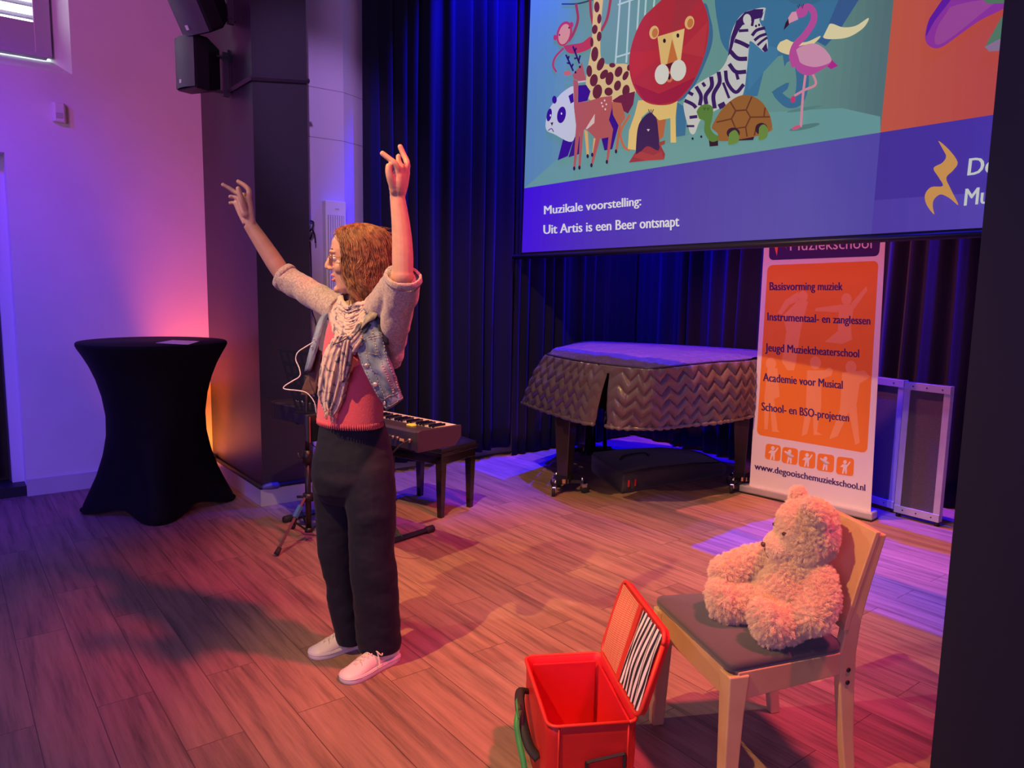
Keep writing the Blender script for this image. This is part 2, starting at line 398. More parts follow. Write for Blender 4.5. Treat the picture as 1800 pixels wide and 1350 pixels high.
crb = [x_of(p)-bx0 for p in (1000, 1022, 1060, 1110, 1168, 1205, 1222, 1256, 1285, 1310, 1370, 1420, 1470, 1520, 1572, 1604, 1640, 1690, 1740)]
drape('stage_curtain', 'wide black velvet backdrop curtain behind the covered piano and the banner', [(bx0, YC), (x_of(1800), YC)], 0.03, ZT-0.05, crb, 0.085, 9, 620)

# ------------------------------------------------------------------ cocktail table
tc_ = Vector((-5.30, 1.13, 0))
t = thing('cocktail_table', 'tall round cocktail table under a black stretch cover by the left wall', 'table', tc_, R(-14))
def cover_pt(u, v):
    th = 2*math.pi*u; z = 1.085*v
    # superellipse-like square at the feet, waist in the middle, disc at the top
    c4 = abs(math.cos(2*th)); foot = 0.315+0.15*c4**3.2
    prof = interp([0, .04, .12, .22, .34, .46, .58, .70, .80, .88, .94, .975, .99, 1.0],
                  [1.0, .985, .90, .80, .715, .665, .66, .70, .765, .84, .915, .965, .985, .99], v)
    sq = smooth(1-v/0.62)
    r = (0.452*prof)*(1-sq)+sq*foot*prof
    if v < 0.12: z += (1-c4**2.0)*0.055*(1-v/0.12)
    return (r*math.cos(th), r*math.sin(th), z)
b = MB(); b.grid(cover_pt, 96, 60, closeu=True)
b.v = [tuple(parent_world(t) @ Vector(p)) for p in b.v]
spandex = mat('black_stretch_fabric', (0.006, 0.005, 0.007), 0.7, sheen=0.02, spec=0.12)
b.build('stretch_cover', spandex, t)
b = MB(); rr = 0.448
pr_ = [(0, 1.072), (rr-0.01, 1.072), (rr, 1.08), (rr, 1.098), (rr-0.006, 1.104), (0, 1.105)]
b.lathe(pr_, 64, tc_); b.build('table_top', spandex, t)
for k in range(4):
    a = R(-14)+k*math.pi/2
    p = tc_+Vector((math.cos(a)*0.44, math.sin(a)*0.44, 0))
    MB().ell(p+Vector((0, 0, 0.018)), (0.035, 0.03, 0.022), rz(a), 14, 8).build('foot_pocket', spandex, t)
ZT_ = 1.106
pp = [gz(x, y, ZT_) for x, y in ((274, 603), (331, 606), (351, 600), (303, 598))]
o = MB().prism(pp, (0, 0, 0.0015)).build('sheet_of_paper', M['white_plastic']); tag(o, 'loose white sheet of paper lying on the black cocktail table', 'paper')

# ------------------------------------------------------------------ loudspeakers on the pillar
def wall_speaker(label, c, yaw, pitch, s, tilt=0.0):
    t = thing('wall_speaker', label, 'speaker', c, 0)
    Mx = rz(yaw) @ rx(pitch) @ ry(tilt)       # local -Y is the front
    wv, hv, dv = 0.24*s, 0.38*s, 0.25*s
    def P(x, y, z): return Vector(c)+Mx @ Vector((x, y, z))
    b = MB(); secs = []
    for y, k, kz in ((-dv/2, 0.97, 0.97), (-dv/2+0.012, 1.0, 1.0), (-dv*0.05, 1.0, 1.0), (dv/2, 0.52, 0.80)):
        x, z = wv/2*k, hv/2*kz; r = 0.02*s; ring = []
        for cx, cz, a0 in ((x-r, z-r, 0), (-x+r, z-r, 90), (-x+r, -z+r, 180), (x-r, -z+r, 270)):
            for q in range(4): a = R(a0+q*30); ring.append(P(cx+r*math.cos(a), y, cz+r*math.sin(a)))
        secs.append(ring)
    b.loft(secs, sm=False); b.build('cabinet', M['black_plastic'], t)
    g = MB().grid(lambda u, v: P((u-.5)*wv*0.93, -dv/2-0.004-0.022*s*math.cos((u-.5)*math.pi), (v-.5)*hv*0.95), 14, 2)
    g.build('grille', mat('speaker_grille', (0.11, 0.105, 0.11), 0.55, 0.3, bump=0.2, bscale=500), t)
    MB().box(P(-wv*0.10, -dv/2-0.028*s, -hv*0.36), (0.022*s, 0.004, 0.026*s), M=Mx).build('badge', M['white_plastic'], t)
    q = P(0, dv/2, 0); e = Vector((q.x+0.04, YP0-0.012, q.z))
    br = MB(); br.box((e.x, YP0-0.008, e.z), (0.06, 0.016, 0.30*s)); br.box((e.x+0.01, (q.y+YP0)/2, e.z+0.09*s), (0.05, abs(YP0-q.y)+0.04, 0.012)); br.box((e.x+0.01, (q.y+YP0)/2, e.z-0.16*s), (0.05, abs(YP0-q.y)+0.06, 0.012))
    br.box((e.x+0.02, YP0-0.03, e.z-0.03), (0.03, 0.04, 0.32*s)); br.build('bracket', mat('bracket_paint', (0.05, 0.045, 0.055), 0.45), t)
    return t
cs = gy(352, 117, 1.50)
wall_speaker('black wall loudspeaker facing level, lower of the pair on the pillar', cs, R(20), 0, 0.88)
cs2 = gy(348, -8, 1.46)
wall_speaker('black wall loudspeaker tilted downward, upper of the pair on the pillar', cs2, R(24), R(30), 1.08)
# conduit round the pillar and the cable run on top of the baseboard
a1, a2, a3 = gy(396, 163, YP0-0.012), gy(446, 133, YP0-0.012), gx(542, 142, XP+0.012)
a2 = Vector((XP+0.012, YP0-0.012, a2.z)); a3 = Vector((XP+0.012, YP1+0.01, a3.z))
cdm = mat('conduit_paint', (0.04, 0.032, 0.045), 0.45)
o = MB().tube([a1, a2], 0.016, 4, sm=False).tube([a2, a3], 0.016, 4, sm=False).build('cable_conduit', cdm); tag(o, 'thin dark conduit bent around the black pillar beside the lower speaker', 'conduit')
zb = 0.133
o = MB().tube([(XW+0.02, YP0-0.018, zb), (XP+0.018, YP0-0.018, zb), (XP+0.018, YP0-0.002, zb), (XP+0.018, YP1, zb)], 0.014, 8).build('power_cable', M['rubber']); tag(o, 'black power cable running along the baseboard of the pillar', 'cable')
for p, d, lab in (((XP+0.018, YP0+0.05, zb), (0, 1, 0), 'cable connector on the baseboard at the corner of the pillar'), ((gy(376, 812, YP0-0.03).x, YP0-0.035, zb+0.01), (1, -0.35, -0.25), 'cable connector on the baseboard beside the cocktail table')):
    p = Vector(p); d = Vector(d).normalized()
    o = MB().tube([p-d*0.06, p-d*0.03, p, p+d*0.045, p+d*0.06], [0.012, 0.02, 0.024, 0.024, 0.014], 12).build('cable_connector', mat('blue_lit_connector', (0.10, 0.10, 0.32), 0.4)); tag(o, lab, 'connector')  # blue light falling on the connectors is put into their colour
# motion sensor
sp = gx(103, 199, XW)
t = thing('motion_sensor', 'small white motion sensor mounted high on the left wall', 'sensor', (XW, sp.y, sp.z))
b = MB(); h2, w2 = 0.062, 0.040
b.loft([[Vector((XW+x, sp.y+sy*w2*k, sp.z+sz)) for sy, sz in ((-1, -h2), (1, -h2), (1, h2), (-1, h2))] for x, k in ((0, 1), (0.03, 1.0), (0.048, 0.72))], sm=False)
bevel(b.build('housing', M['white_plastic'], t), 0.006)
b = MB().box((XW+0.046, sp.y-0.002, sp.z-0.022), (0.008, 0.042, 0.036))
for k in range(4): b.box((XW+0.051, sp.y-0.002, sp.z-0.035+k*0.009), (0.003, 0.040, 0.003), mi=1)
b.build('lens', [mat('sensor_lens', (0.42, 0.38, 0.42), 0.35), M['white_plastic']], t)
# column speaker
c0, c1, c2 = gx(571, 352, XL+0.05), gx(607, 356, XL+0.05), gx(577, 480, XL+0.05)
cy, cw, ch = (c0.y+c1.y)/2, c1.y-c0.y, 1.05
t = thing('column_speaker', 'slim white column loudspeaker on the lavender wall behind the head of the person', 'speaker', (XL, cy, c0.z-ch))
bevel(MB().box((XL+0.03, cy, c0.z-ch/2), (0.06, cw, ch)).build('cabinet', M['white_plastic'], t), 0.004)
b = MB().box((XL+0.058, cy, c0.z-0.10-(ch-0.12)/2), (0.006, cw*0.80, ch-0.12), mi=1)
for k in range(7): b.box((XL+0.063, cy+(k-3)*cw*0.11, c0.z-0.10-(ch-0.12)/2), (0.008, cw*0.055, ch-0.125))
b.build('grille', [M['white_plastic'], mat('slot_grey', (0.35, 0.34, 0.38), 0.6)], t)
MB().box((XL+0.061, cy+0.01, c0.z-0.055), (0.003, 0.03, 0.009)).build('logo', mat('logo_grey', (0.5, 0.49, 0.5), 0.5), t)
# coiled black cable at the pillar edge
p0 = gx(549, 388, XL+0.03); sc_ = (gx(549, 425, XL+0.03)-p0).length/37
def cpt(x, y): return gx(x, y, XL+0.025+0.012*math.sin(x))
b = MB(); b.tube(catmull([cpt(*q) for q in ((546, 388), (551, 391), (549, 401), (545, 406), (549, 404), (553, 413), (555, 427))], 6), 0.006, 6); b.tube(catmull([cpt(*q) for q in ((545, 421), (549, 410), (551, 407))], 5), 0.006, 6)
b.tube(catmull([cpt(*q) for q in ((545, 425), (547, 470), (548, 540), (556, 572), (562, 640))], 6), 0.004, 6)
tag(b.build('hanging_cable', M['rubber']), 'knotted black cable hanging at the edge of the lavender wall', 'cable')

# ------------------------------------------------------------------ keyboard, stand, bench, music stand
kd = Vector((0.98, 0.197, 0)).normalized(); kn = Vector((-kd.y, kd.x, 0))
kz = 0.75; kA = gz(478, 708, kz); kB = gz(735, 762, kz); kL = (kB-kA).length; kD = 0.30
def kp(a, b_, z): return kA+kd*a+kn*b_+Vector((0, 0, z))
t = thing('stage_keyboard', 'dark stage keyboard seen from its back, on a stand behind the person', 'keyboard', (kA.x, kA.y, 0.62))
kb = MB(); prof = [(0, -0.095), (0, 0), (0.02, 0.008), (0.135, 0.004), (0.15, -0.014), (kD, -0.018), (kD, -0.05), (0.26, -0.095)]
kb.loft([[kp(a, y, z) for y, z in prof] for a in (0.012, kL-0.012)], sm=False)
bevel(kb.build('case', mat('keyboard_case', (0.045, 0.035, 0.045), 0.4, spec=0.6), t), 0.003)
for a in (0.006, kL-0.006):
    e = MB().loft([[kp(a+s_, y, z) for y, z in ((-0.006, -0.10), (-0.006, 0.006), (0.02, 0.014), (kD+0.005, 0.006), (kD+0.005, -0.055), (0.26, -0.10))] for s_ in (-0.012, 0.012)], sm=False)
    bevel(e.build('end_cheek', mat('cheek', (0.05, 0.032, 0.04), 0.4), t), 0.003)
wk = MB(); bk = MB(); nk = 52; kw = (kL-0.05)/nk
for i in range(nk):
    a = 0.025+kw*(i+0.5)
    c = kp(a, 0.225, -0.006); wk.box(c, (kw*0.94, 0.145, 0.022), M=frame(kd, (0, 0, 1)))
    if i % 7 in (0, 1, 3, 4, 5): bk.box(kp(a+kw/2, 0.19, 0.010), (kw*0.55, 0.09, 0.014), M=frame(kd, (0, 0, 1)), bev=0.002)
wk.build('white_keys', M['white_plastic'], t)['kind'] = 'stuff'; bk.build('black_keys', M['lacquer'], t)['kind'] = 'stuff'
MB().box(kp(kL-0.165, 0.10, 0.010), (0.045, 0.03, 0.006), M=frame(kd, (0, 0, 1))).build('display', mat('lcd_display', (0.3, 0.2, 0.02), 0.4, emit=(1.0, 0.55, 0.05), es=0.8), t)
jk = MB(); jm = mat('jack_metal', (0.45, 0.4, 0.36), 0.3, 0.8)
for dx, r in ((0.06, 0.011), (0.155, 0.009), (0.19, 0.009), (0.23, 0.007)): MB().cyl(kp(kL-dx, 0.0, -0.045), kp(kL-dx, -0.012, -0.045), r, 12).build('jack_socket', jm, t)
pass
MB().box(kp(kL-0.125, -0.002, -0.052), (0.03, 0.006, 0.012), M=frame(kd, (0, 0, 1))).build('warning_plate', mat('plate', (0.8, 0.55, 0.2), 0.4), t)
mk = MB().tube(catmull([kp(kL-0.06, -0.012, -0.045), kp(kL-0.07, -0.05, -0.06), kp(kL-0.16, -0.06, -0.14), kp(kL-0.30, 0.0, -0.25), kp(kL-0.45, 0.1, -0.42), kp(kL-0.6, 0.16, -0.73)], 6), 0.005, 6)
tag(mk.build('keyboard_cable', M['rubber']), 'black cable plugged into the back of the stage keyboard', 'cable')
t = thing('keyboard_stand', 'black X-shaped stand carrying the stage keyboard', 'stand', (-4.0, 1.9, 0))
g1 = gz(758, 935); fd = (gz(758, 935)-gz(693, 964)).normalized(); fd = kn
F1 = [g1+Vector((0, 0, 0.02)), g1-fd*0.5+Vector((0, 0, 0.02))]
gl = gz(503, 918); F2 = [gl+Vector((0, 0, 0.02)), gl+fd*0.5+Vector((0, 0, 0.02))]
for f in (F1, F2):
    bar = MB().tube([f[0], f[1]], 0.017, 4, sm=False, ref=(0, 0, 1)).build('foot_bar', M['black_metal'], t)
    for e, s_ in ((f[0], 1), (f[1], -1)):
        dd = (f[0]-f[1]).normalized()*s_
        MB().tube([e-dd*0.045, e-dd*0.035, e+dd*0.012, e+dd*0.018], [0.018, 0.023, 0.023, 0.018], 10).build('rubber_cap', M['rubber'], bar)
m1 = F1[0].lerp(F1[1], 0.5); m2 = F2[0].lerp(F2[1], 0.5)
up1 = Vector((m1.x, m1.y, 0.63)); up2 = Vector((m2.x, m2.y, 0.63))
for o_, (p, q) in ((0.012, (m1, up2)), (-0.012, (m2, up1))):
    MB().tube([p+fd*o_, q+fd*o_], 0.015, 4, sm=False).build('cross_arm', M['black_metal'], t)
for q in (up1, up2): MB().tube([q-fd*0.16, q+fd*0.2], 0.016, 8).build('support_arm', M['black_metal'], t)
cc_ = (m1+up2)*0.5; MB().cyl(cc_-fd*0.035, cc_+fd*0.035, 0.035, 16).build('pivot_disc', M['black_metal'], t)
# bench
lg = [gz(772, 911), gz(830, 890), gz(741, 870)]; lg.append(lg[0]+lg[2]-lg[1])
bc = sum(lg, Vector())/4; ex = (lg[0]-lg[3]).normalized(); ey = (lg[1]-lg[0]); ey = (ey-ex*ey.dot(ex)).normalized()
t = thing('piano_bench', 'black lacquered piano bench with a padded seat beside the keyboard', 'bench', bc)
Mb = frame(ex, (0, 0, 1)); bw, bd = 0.50, 0.36
def bpnt(x, y, z): return bc+ex*x+ey*y+Vector((0, 0, z))
zf = 0.43
for sx in (-1, 1):
    for sy in (-1, 1):
        xx, yy = sx*(bw/2-0.03), sy*(bd/2-0.03)
        MB().loft([[bpnt(xx+sx*0.004+a*r, yy+sy*0.004+c*r, z) for a, c in ((-1, -1), (1, -1), (1, 1), (-1, 1))] for z, r in ((0, 0.016), (0.36, 0.025))], sm=False).build('leg', M['lacquer'], t)
bevel(MB().box(bpnt(0, 0, 0.385), (bw, bd, 0.06), M=Mb).box(bpnt(0, 0, zf-0.005), (bw+0.03, bd+0.03, 0.022), M=Mb).build('apron', M['lacquer'], t), 0.004)
def cush(u, v):
    x, y = (u-.5), (v-.5); e = min(1, 6*min(u, 1-u))**0.5*min(1, 6*min(v, 1-v))**0.5
    return bpnt(x*(bw+0.005), y*(bd+0.005), zf+0.012+0.05*(0.35+0.65*e)-0.006*math.cos(x*14)*math.cos(y*12)*e)
cu = MB().grid(cush, 24, 20); cu.grid(lambda u, v: bpnt((u-.5)*(bw+0.005), (v-.5)*(bd+0.005), zf+0.006), 1, 1)
cu.box(bpnt(0, 0, zf+0.018), (bw+0.004, bd+0.004, 0.024), M=Mb)
cu.build('cushion', mat('black_vinyl', (0.014, 0.013, 0.016), 0.28, bump=0.1, bscale=40), t)
# music stand
mb_ = gz(543, 952); mb_.z = 0
t = thing('music_stand', 'black perforated music stand on a tripod in front of the keyboard', 'stand', mb_)
zp = 0.80
MB().cyl(mb_+Vector((0, 0, 0.06)), mb_+Vector((0, 0, 0.52)), 0.017, 12).build('pole', M['black_metal'], t)
MB().cyl(mb_+Vector((0, 0, 0.5)), mb_+Vector((0, 0, 0.98)), 0.012, 12).build('upper_pole', M['black_metal'], t)
cl = MB().cyl(mb_+Vector((0, 0, 0.47)), mb_+Vector((0, 0, 0.545)), 0.026, 12); cl.tube([mb_+Vector((0, 0, 0.50)), mb_-HR*0.05+Vector((0, 0, 0.50)), mb_-HR*0.055+Vector((0, 0, 0.53))], 0.007, 6); cl.build('height_clamp', M['black_metal'], t)
cr_ = MB().cyl(mb_+Vector((0, 0, 0.245)), mb_+Vector((0, 0, 0.29)), 0.03, 12); cr_.tube([mb_+Vector((0, 0, 0.27)), mb_-HR*0.065+Vector((0, 0, 0.268))], 0.008, 6); cr_.build('leg_collar', M['black_metal'], t)
MB().cyl(mb_+Vector((0, 0, 0.06)), mb_+Vector((0, 0, 0.085)), 0.024, 12).build('brace_collar', M['black_metal'], t)
ft = gz(486, 978); d0 = ft-mb_; Ls = d0.length; a0 = math.atan2(d0.y, d0.x)
for k in range(3):
    a = a0+k*2*math.pi/3; dv_ = Vector((math.cos(a), math.sin(a), 0))
    p0, p1 = mb_+dv_*0.03+Vector((0, 0, 0.27)), mb_+dv_*Ls+Vector((0, 0, 0.012))
    l = MB().tube([p0, p1], 0.010, 4, sm=False).build('leg', M['black_metal'], t)
    MB().tube([p1-(p1-p0).normalized()*0.04, p1], [0.013, 0.016], 10).build('rubber_foot', M['rubber'], l)
    mid = p0.lerp(p1, 0.42)
    MB().tube([mb_+dv_*0.02+Vector((0, 0, 0.075)), mid], 0.006, 4, sm=False).build('brace', M['black_metal'], l)
    if k == 0: MB().box(p0.lerp(p1, 0.25), (0.0215, 0.0215, 0.075), M=frame((p1-p0).cross(Vector((0, 0, 1))), p1-p0)).build('leg_sticker', mat('blue_sticker', (0.05, 0.20, 0.36), 0.45), l)
dm = mb_.dot(HF)
d_c = [gd(489, 613, dm+0.16), gd(604, 628, dm-0.0), gd(612, 728, dm-0.10), gd(521, 724, dm+0.02)]
TL, TR, BR, BL = d_c; nd = (TR-TL).cross(BL-TL).normalized()*0.004
dk = MB()
def dsk(u, v): return TL.lerp(TR, u).lerp(BL.lerp(BR, u), v)
def quad(u0, u1, v0, v1): dk.prism([dsk(u0, v0), dsk(u1, v0), dsk(u1, v1), dsk(u0, v1)], nd)
nr, nc = 5, 9
quad(0, 1, 0, 0.05); quad(0, 1, 0.95, 1)
for r_ in range(nr-1): v = 0.05+0.9*(r_+1)/nr; quad(0, 1, v-0.035, v+0.035)
for c_ in range(nc+1): u = 0.02+0.96*c_/nc; quad(max(0, u-0.022), min(1, u+0.022), 0.02, 0.98)
dk.build('desk', M['black_metal'], t)
lp = MB(); lp.prism([dsk(0, 1), dsk(1, 1), dsk(1, 1)-HF*0.05, dsk(0, 1)-HF*0.05], (0, 0, 0.004)); lp.build('desk_lip', M['black_metal'], t)
MB().tube([mb_+Vector((0, 0, 0.97)), dsk(0.55, 0.7)], 0.012, 8).build('desk_hinge', M['black_metal'], t)

# ------------------------------------------------------------------ covered grand piano
PZ, HZ = 1.0, 0.585
top_px = [(962, 624), (1010, 634), (1060, 641), (1110, 646), (1147, 649), (1200, 643), (1260, 637), (1322, 633), (1338, 630), (1345, 622), (1335, 617), (1180, 608), (1035, 602), (990, 611)]
bot_px = [(920, 708), (968, 725), (1038, 746), (1087, 752), (1148, 753), (1200, 748), (1262, 742), (1318, 736), (1336, 722)]
tp = [gz(x, y, PZ) for x, y in top_px]
tp[7] = gz(1298, 635, PZ); tp[8] = Vector((-3.30, 4.92, PZ)); tp[9] = Vector((-3.30, 5.20, PZ)); tp[10] = Vector((-3.70, 5.42, PZ)); tp[12].x = max(tp[12].x, CX+0.19); tp[11] = gz(1180, 608, PZ); tp[11].y = min(tp[11].y, 5.42)
bp_ = [gz(x, y, HZ) for x, y in bot_px]
bp_[7] = Vector((tp[7].x+0.015, tp[7].y-0.03, HZ)); bp_[8] = Vector((-3.27, 4.94, HZ))
ctr = sum(tp, Vector())/len(tp)
for p in tp[9:]:
    d = (p-ctr); d.z = 0; q = p+d.normalized()*0.05; q.z = HZ; q.y = min(q.y, YC-0.12); q.x = max(q.x, CX+0.14); bp_.append(q)
n_ = len(tp)
tpd = catmull(tp+[tp[0]], 48)[:-1]; bpd = catmull(bp_+[bp_[0]], 48)[:-1]
# keep the spline a touch closer to the straight edges
for i in range(n_):
    for k in range(48):
        j = i*48+k; tl = tp[i].lerp(tp[(i+1) % n_], k/48); bl = bp_[i].lerp(bp_[(i+1) % n_], k/48)
        tpd[j] = tpd[j].lerp(tl, 0.4); bpd[j] = bpd[j].lerp(bl, 0.4)
arc = [0.0]
for a, b2 in zip(bpd, bpd[1:]): arc.append(arc[-1]+(b2-a).length)
NV = 56
slit = 2*48+12       # where the two skirts part, near the front corner
def quilt(s, z):
    tri = abs((s/0.135) % 1.0-0.5)*2
    ph = (z+0.062*tri)/0.088
    f = abs(math.sin(math.pi*ph))
    return f**0.55
b = MB(); NU = len(tpd)
vs, fs = [], []
for j in range(NV+1):
    v = j/NV
    for i in range(NU):
        p = tpd[i].lerp(bpd[i], v); d = (bpd[i]-tpd[i]); tang = bpd[(i+1) % NU]-bpd[i-1]; nrm = Vector((tang.y, -tang.x, 0)).normalized()
        bulge = 0.02*math.sin(math.pi*min(1, v*1.1))
        dd = abs(i-slit)/30.0
        open_ = 0.0
        if dd < 1: open_ = (1-dd)**2*v*0.05
        s = arc[i]; z = p.z
        nz = noise.noise(Vector((s*6, z*6, 3.1)))*0.012+noise.noise(Vector((s*22, z*22, 1.7)))*0.004
        hgt = quilt(s+0.02*noise.noise(Vector((s*3, z*3, 9))), z)*0.024
        if dd < 1.2: hgt *= min(1, dd)
        vs.append(p+nrm*(bulge+hgt+nz-open_*0.6)+(tang.normalized()*(open_*0.9*(1 if i > slit else -1))))
for j in range(NV):
    for i in range(NU):
        if i == slit and j > NV*0.12: continue
        fs.append((j*NU+i, j*NU+(i+1) % NU, (j+1)*NU+(i+1) % NU, (j+1)*NU+i))
b.add(vs, fs, 0, True)
quilted = mat('quilted_nylon', (0.135, 0.11, 0.10), 0.27, bump=0.3, bscale=60, spec=0.7)
pc = ctr.copy(); pc.z = 0
t = thing('piano_cover', 'dark quilted cover draped over the grand piano', 'piano cover', (ctr.x, ctr.y, HZ))
sk = b.build('skirt', quilted, t); mm = sk.modifiers.new('thick', 'SOLIDIFY'); mm.thickness = 0.006; mm.offset = -1
# the top panel, puckered along its front edge
def top_pt(u, v):
    a = u*(7*48); i = int(a); f = a-i
    front = tpd[i].lerp(tpd[min(i+1, NU-1)], f)
    k = (1-u)*(4*48)+9*48; i2 = int(k); f2 = k-i2
    back = tpd[i2 % NU].lerp(tpd[(i2+1) % NU], f2) if u < 1 else tpd[9*48]
    p = front.lerp(back, v); s = arc[i]
    puck = math.exp(-v*7)*(noise.noise(Vector((s*16, v*3, 2.0)))*0.030)*min(1, v*14)
    wav = noise.noise(Vector((p.x*7, p.y*2.5, 0.3)))*0.012*min(1, v*6)*min(1, (1-v)*6)
    q2 = quilt(p.x*0.9, p.y*0.8)*0.007*min(1, v*8)*min(1, (1-v)*8)
    return p+Vector((0, 0, 0.004+puck+wav+q2+0.012*math.sin(math.pi*min(1, v*1.0))))
MB().grid(top_pt, 260, 90).build('top_panel', quilted, t)
MB().tube([p+Vector((0, 0, 0.004)) for p in tpd[::4]]+[tpd[0]], 0.008, 6).build('edge_piping', mat('piping', (0.03, 0.028, 0.03), 0.5), t)
hm = MB(); seg1 = [p for p in vs[NV*NU:NV*NU+slit+1]][::3]; seg2 = [p for p in vs[NV*NU+slit+1:NV*NU+8*48]][::3]
for sg in (seg1, seg2): hm.tube(sg, [0.013+0.004*math.sin(k*1.7) for k in range(len(sg))], 8)
hm.build('hem_piping', quilted, t)
sd = [vs[j*NU+i] for j in range(int(NV*0.14), NV+1, 4) for i in (slit,)]
t = thing('grand_piano', 'black grand piano on casters showing only its legs below the quilted cover', 'piano', pc)
cx_ = sum((Vector(p) for p in (tp[0], tp[4], tp[7], tp[10], tp[12])), Vector())/5
cs_ = MB().prism([lerp(cx_, Vector(p), 0.84)+Vector((0, 0, -0.33)) for p in (tp[0], tp[2], tp[4], tp[7], tp[8], tp[9], tp[11], tp[12])], (0, 0, 0.30)); cs_.build('case', M['lacquer'], t)
brass = mat('brass', (0.75, 0.55, 0.22), 0.3, 1.0)
def piano_leg(p, rot, dolly=True):
    l = MB()
    l.loft([[p+rz(rot) @ Vector((a*r, c*r, z)) for a, c in ((-1, -1), (1, -1), (1, 1), (-1, 1))] for z, r in ((0.10, 0.042), (0.20, 0.045), (0.50, 0.060), (0.64, 0.062))], sm=False)
    lo = bevel(l.build('leg', mat('leg_lacquer', (0.030, 0.022, 0.020), 0.22, coat=0.3), t), 0.004)
    MB().box(p+Vector((0, 0, 0.105)), (0.10, 0.10, 0.05), M=rz(rot)).build('dolly_cup', M['black_metal'], lo)
    MB().box(p-HF*0.055+Vector((0, 0, 0.095)), (0.045, 0.012, 0.03), M=rz(YAW)).build('latch', brass, lo)
    for k in range(3):
        a = rot+math.pi*0.15+k*2*math.pi/3; dv_ = Vector((math.cos(a), math.sin(a), 0)); q = p+dv_*0.13
        MB().box(p+dv_*0.08+Vector((0, 0, 0.085)), (0.12, 0.035, 0.022), M=rz(a)).build('dolly_arm', M['black_metal'], lo)
        cst = MB(); cst.cyl(q+Vector((0, 0, 0.06)), q+Vector((0, 0, 0.115)), 0.010, 8); cst.box(q+dv_*0.012+Vector((0, 0, 0.055)), (0.045, 0.034, 0.035), M=rz(a+0.5), bev=0.006)
        cst.build('caster_fork', M['chrome'], lo)
        ax = rz(a+0.5) @ Vector((0, 1, 0)); wc = q+dv_*0.02+Vector((0, 0, 0.034))
        MB().tube([wc-ax*0.013, wc-ax*0.011, wc+ax*0.011, wc+ax*0.013], [0.026, 0.034, 0.034, 0.026], 16).build('caster_wheel', M['rubber'], lo)
pA = gz(994, 847, 0.10); pA.z = 0; pA += HF*0.09; piano_leg(pA, R(20)); pB = gz(1304, 838, 0.10); pB.z = 0; pB.y = min(pB.y, 5.1); piano_leg(pB, R(10)); 
pl3 = gz(1062, 800); pl3.y = min(pl3.y, 4.5); piano_leg(pl3, R(0))
ly = gz(1052, 812); ly.z = 0
lyb = MB()
for o_ in (-0.05, 0.05): lyb.tube([ly+HR*o_+Vector((0, 0, 0.12)), ly+HR*o_*0.8+Vector((0, 0, 0.66))], 0.018, 8)
lyb.box(ly+Vector((0, 0, 0.10)), (0.22, 0.10, 0.06), M=rz(YAW)); lyb.build('pedal_lyre', M['lacquer'], t)
pdl = MB()
for o_ in (-0.06, 0, 0.06): pdl.box(ly+HR*o_-HF*0.10+Vector((0, 0, 0.07)), (0.022, 0.12, 0.01), M=rz(YAW), bev=0.003)
pdl.build('pedals', brass, t)
# gig bag under the piano
g0, g1_, g2_ = gz(1036, 826), gz(1094, 869), gz(1200, 850)
lx = (g2_-g1_).normalized(); ln = Vector((-lx.y, lx.x, 0)); ew = (g0-g1_).length
lyv = (g0-g1_).normalized()
t = thing('instrument_bag', 'black padded instrument bag lying on the floor under the covered piano', 'bag', g1_)
def bgp(a, e, z): return g1_+lx*a+lyv*e+Vector((0, 0, z))
secs = []
for a, k in ((0, 0.94), (0.03, 1.0), (0.35, 0.98), (0.75, 0.9), (1.05, 0.72), (1.12, 0.62)):
    r_ = 0.035; hh = 0.155*k; L2 = ew*k; ring = []
    for cx, cz, s0 in ((L2-r_, hh-r_, 0), (r_, hh-r_, 90), (r_, r_, 180), (L2-r_, r_, 270)):
        for q in range(4): an = R(s0+q*30); ring.append(bgp(a, cx+r_*math.cos(an), cz+r_*math.sin(an)))
    secs.append(ring)
bagm = mat('bag_nylon', (0.042, 0.036, 0.032), 0.6, bump=0.15, bscale=160, sheen=0.2)
MB().loft(secs).build('body', bagm, t)
MB().tube([bgp(0.02, 0.02, 0.158), bgp(0.3, 0.02, 0.157), bgp(0.75, 0.015, 0.142), bgp(1.05, 0.03, 0.11)], 0.006, 6).build('zip', M['rubber'], t)
MB().tube(catmull([bgp(0.15, ew*0.5, 0.155), bgp(0.2, ew*0.5, 0.185), bgp(0.4, ew*0.5, 0.185), bgp(0.45, ew*0.5, 0.155)], 6), 0.012, 6, flat=0.4).build('carry_handle', M['rubber'], t)
for a in (0.055, 0.12): MB().box(bgp(a, -0.008, 0.075), (0.012, 0.010, 0.05), M=frame(lx, (0, 0, 1)), bev=0.002).build('zip_pull', mat('red_pull', (0.75, 0.03, 0.03), 0.5), t)

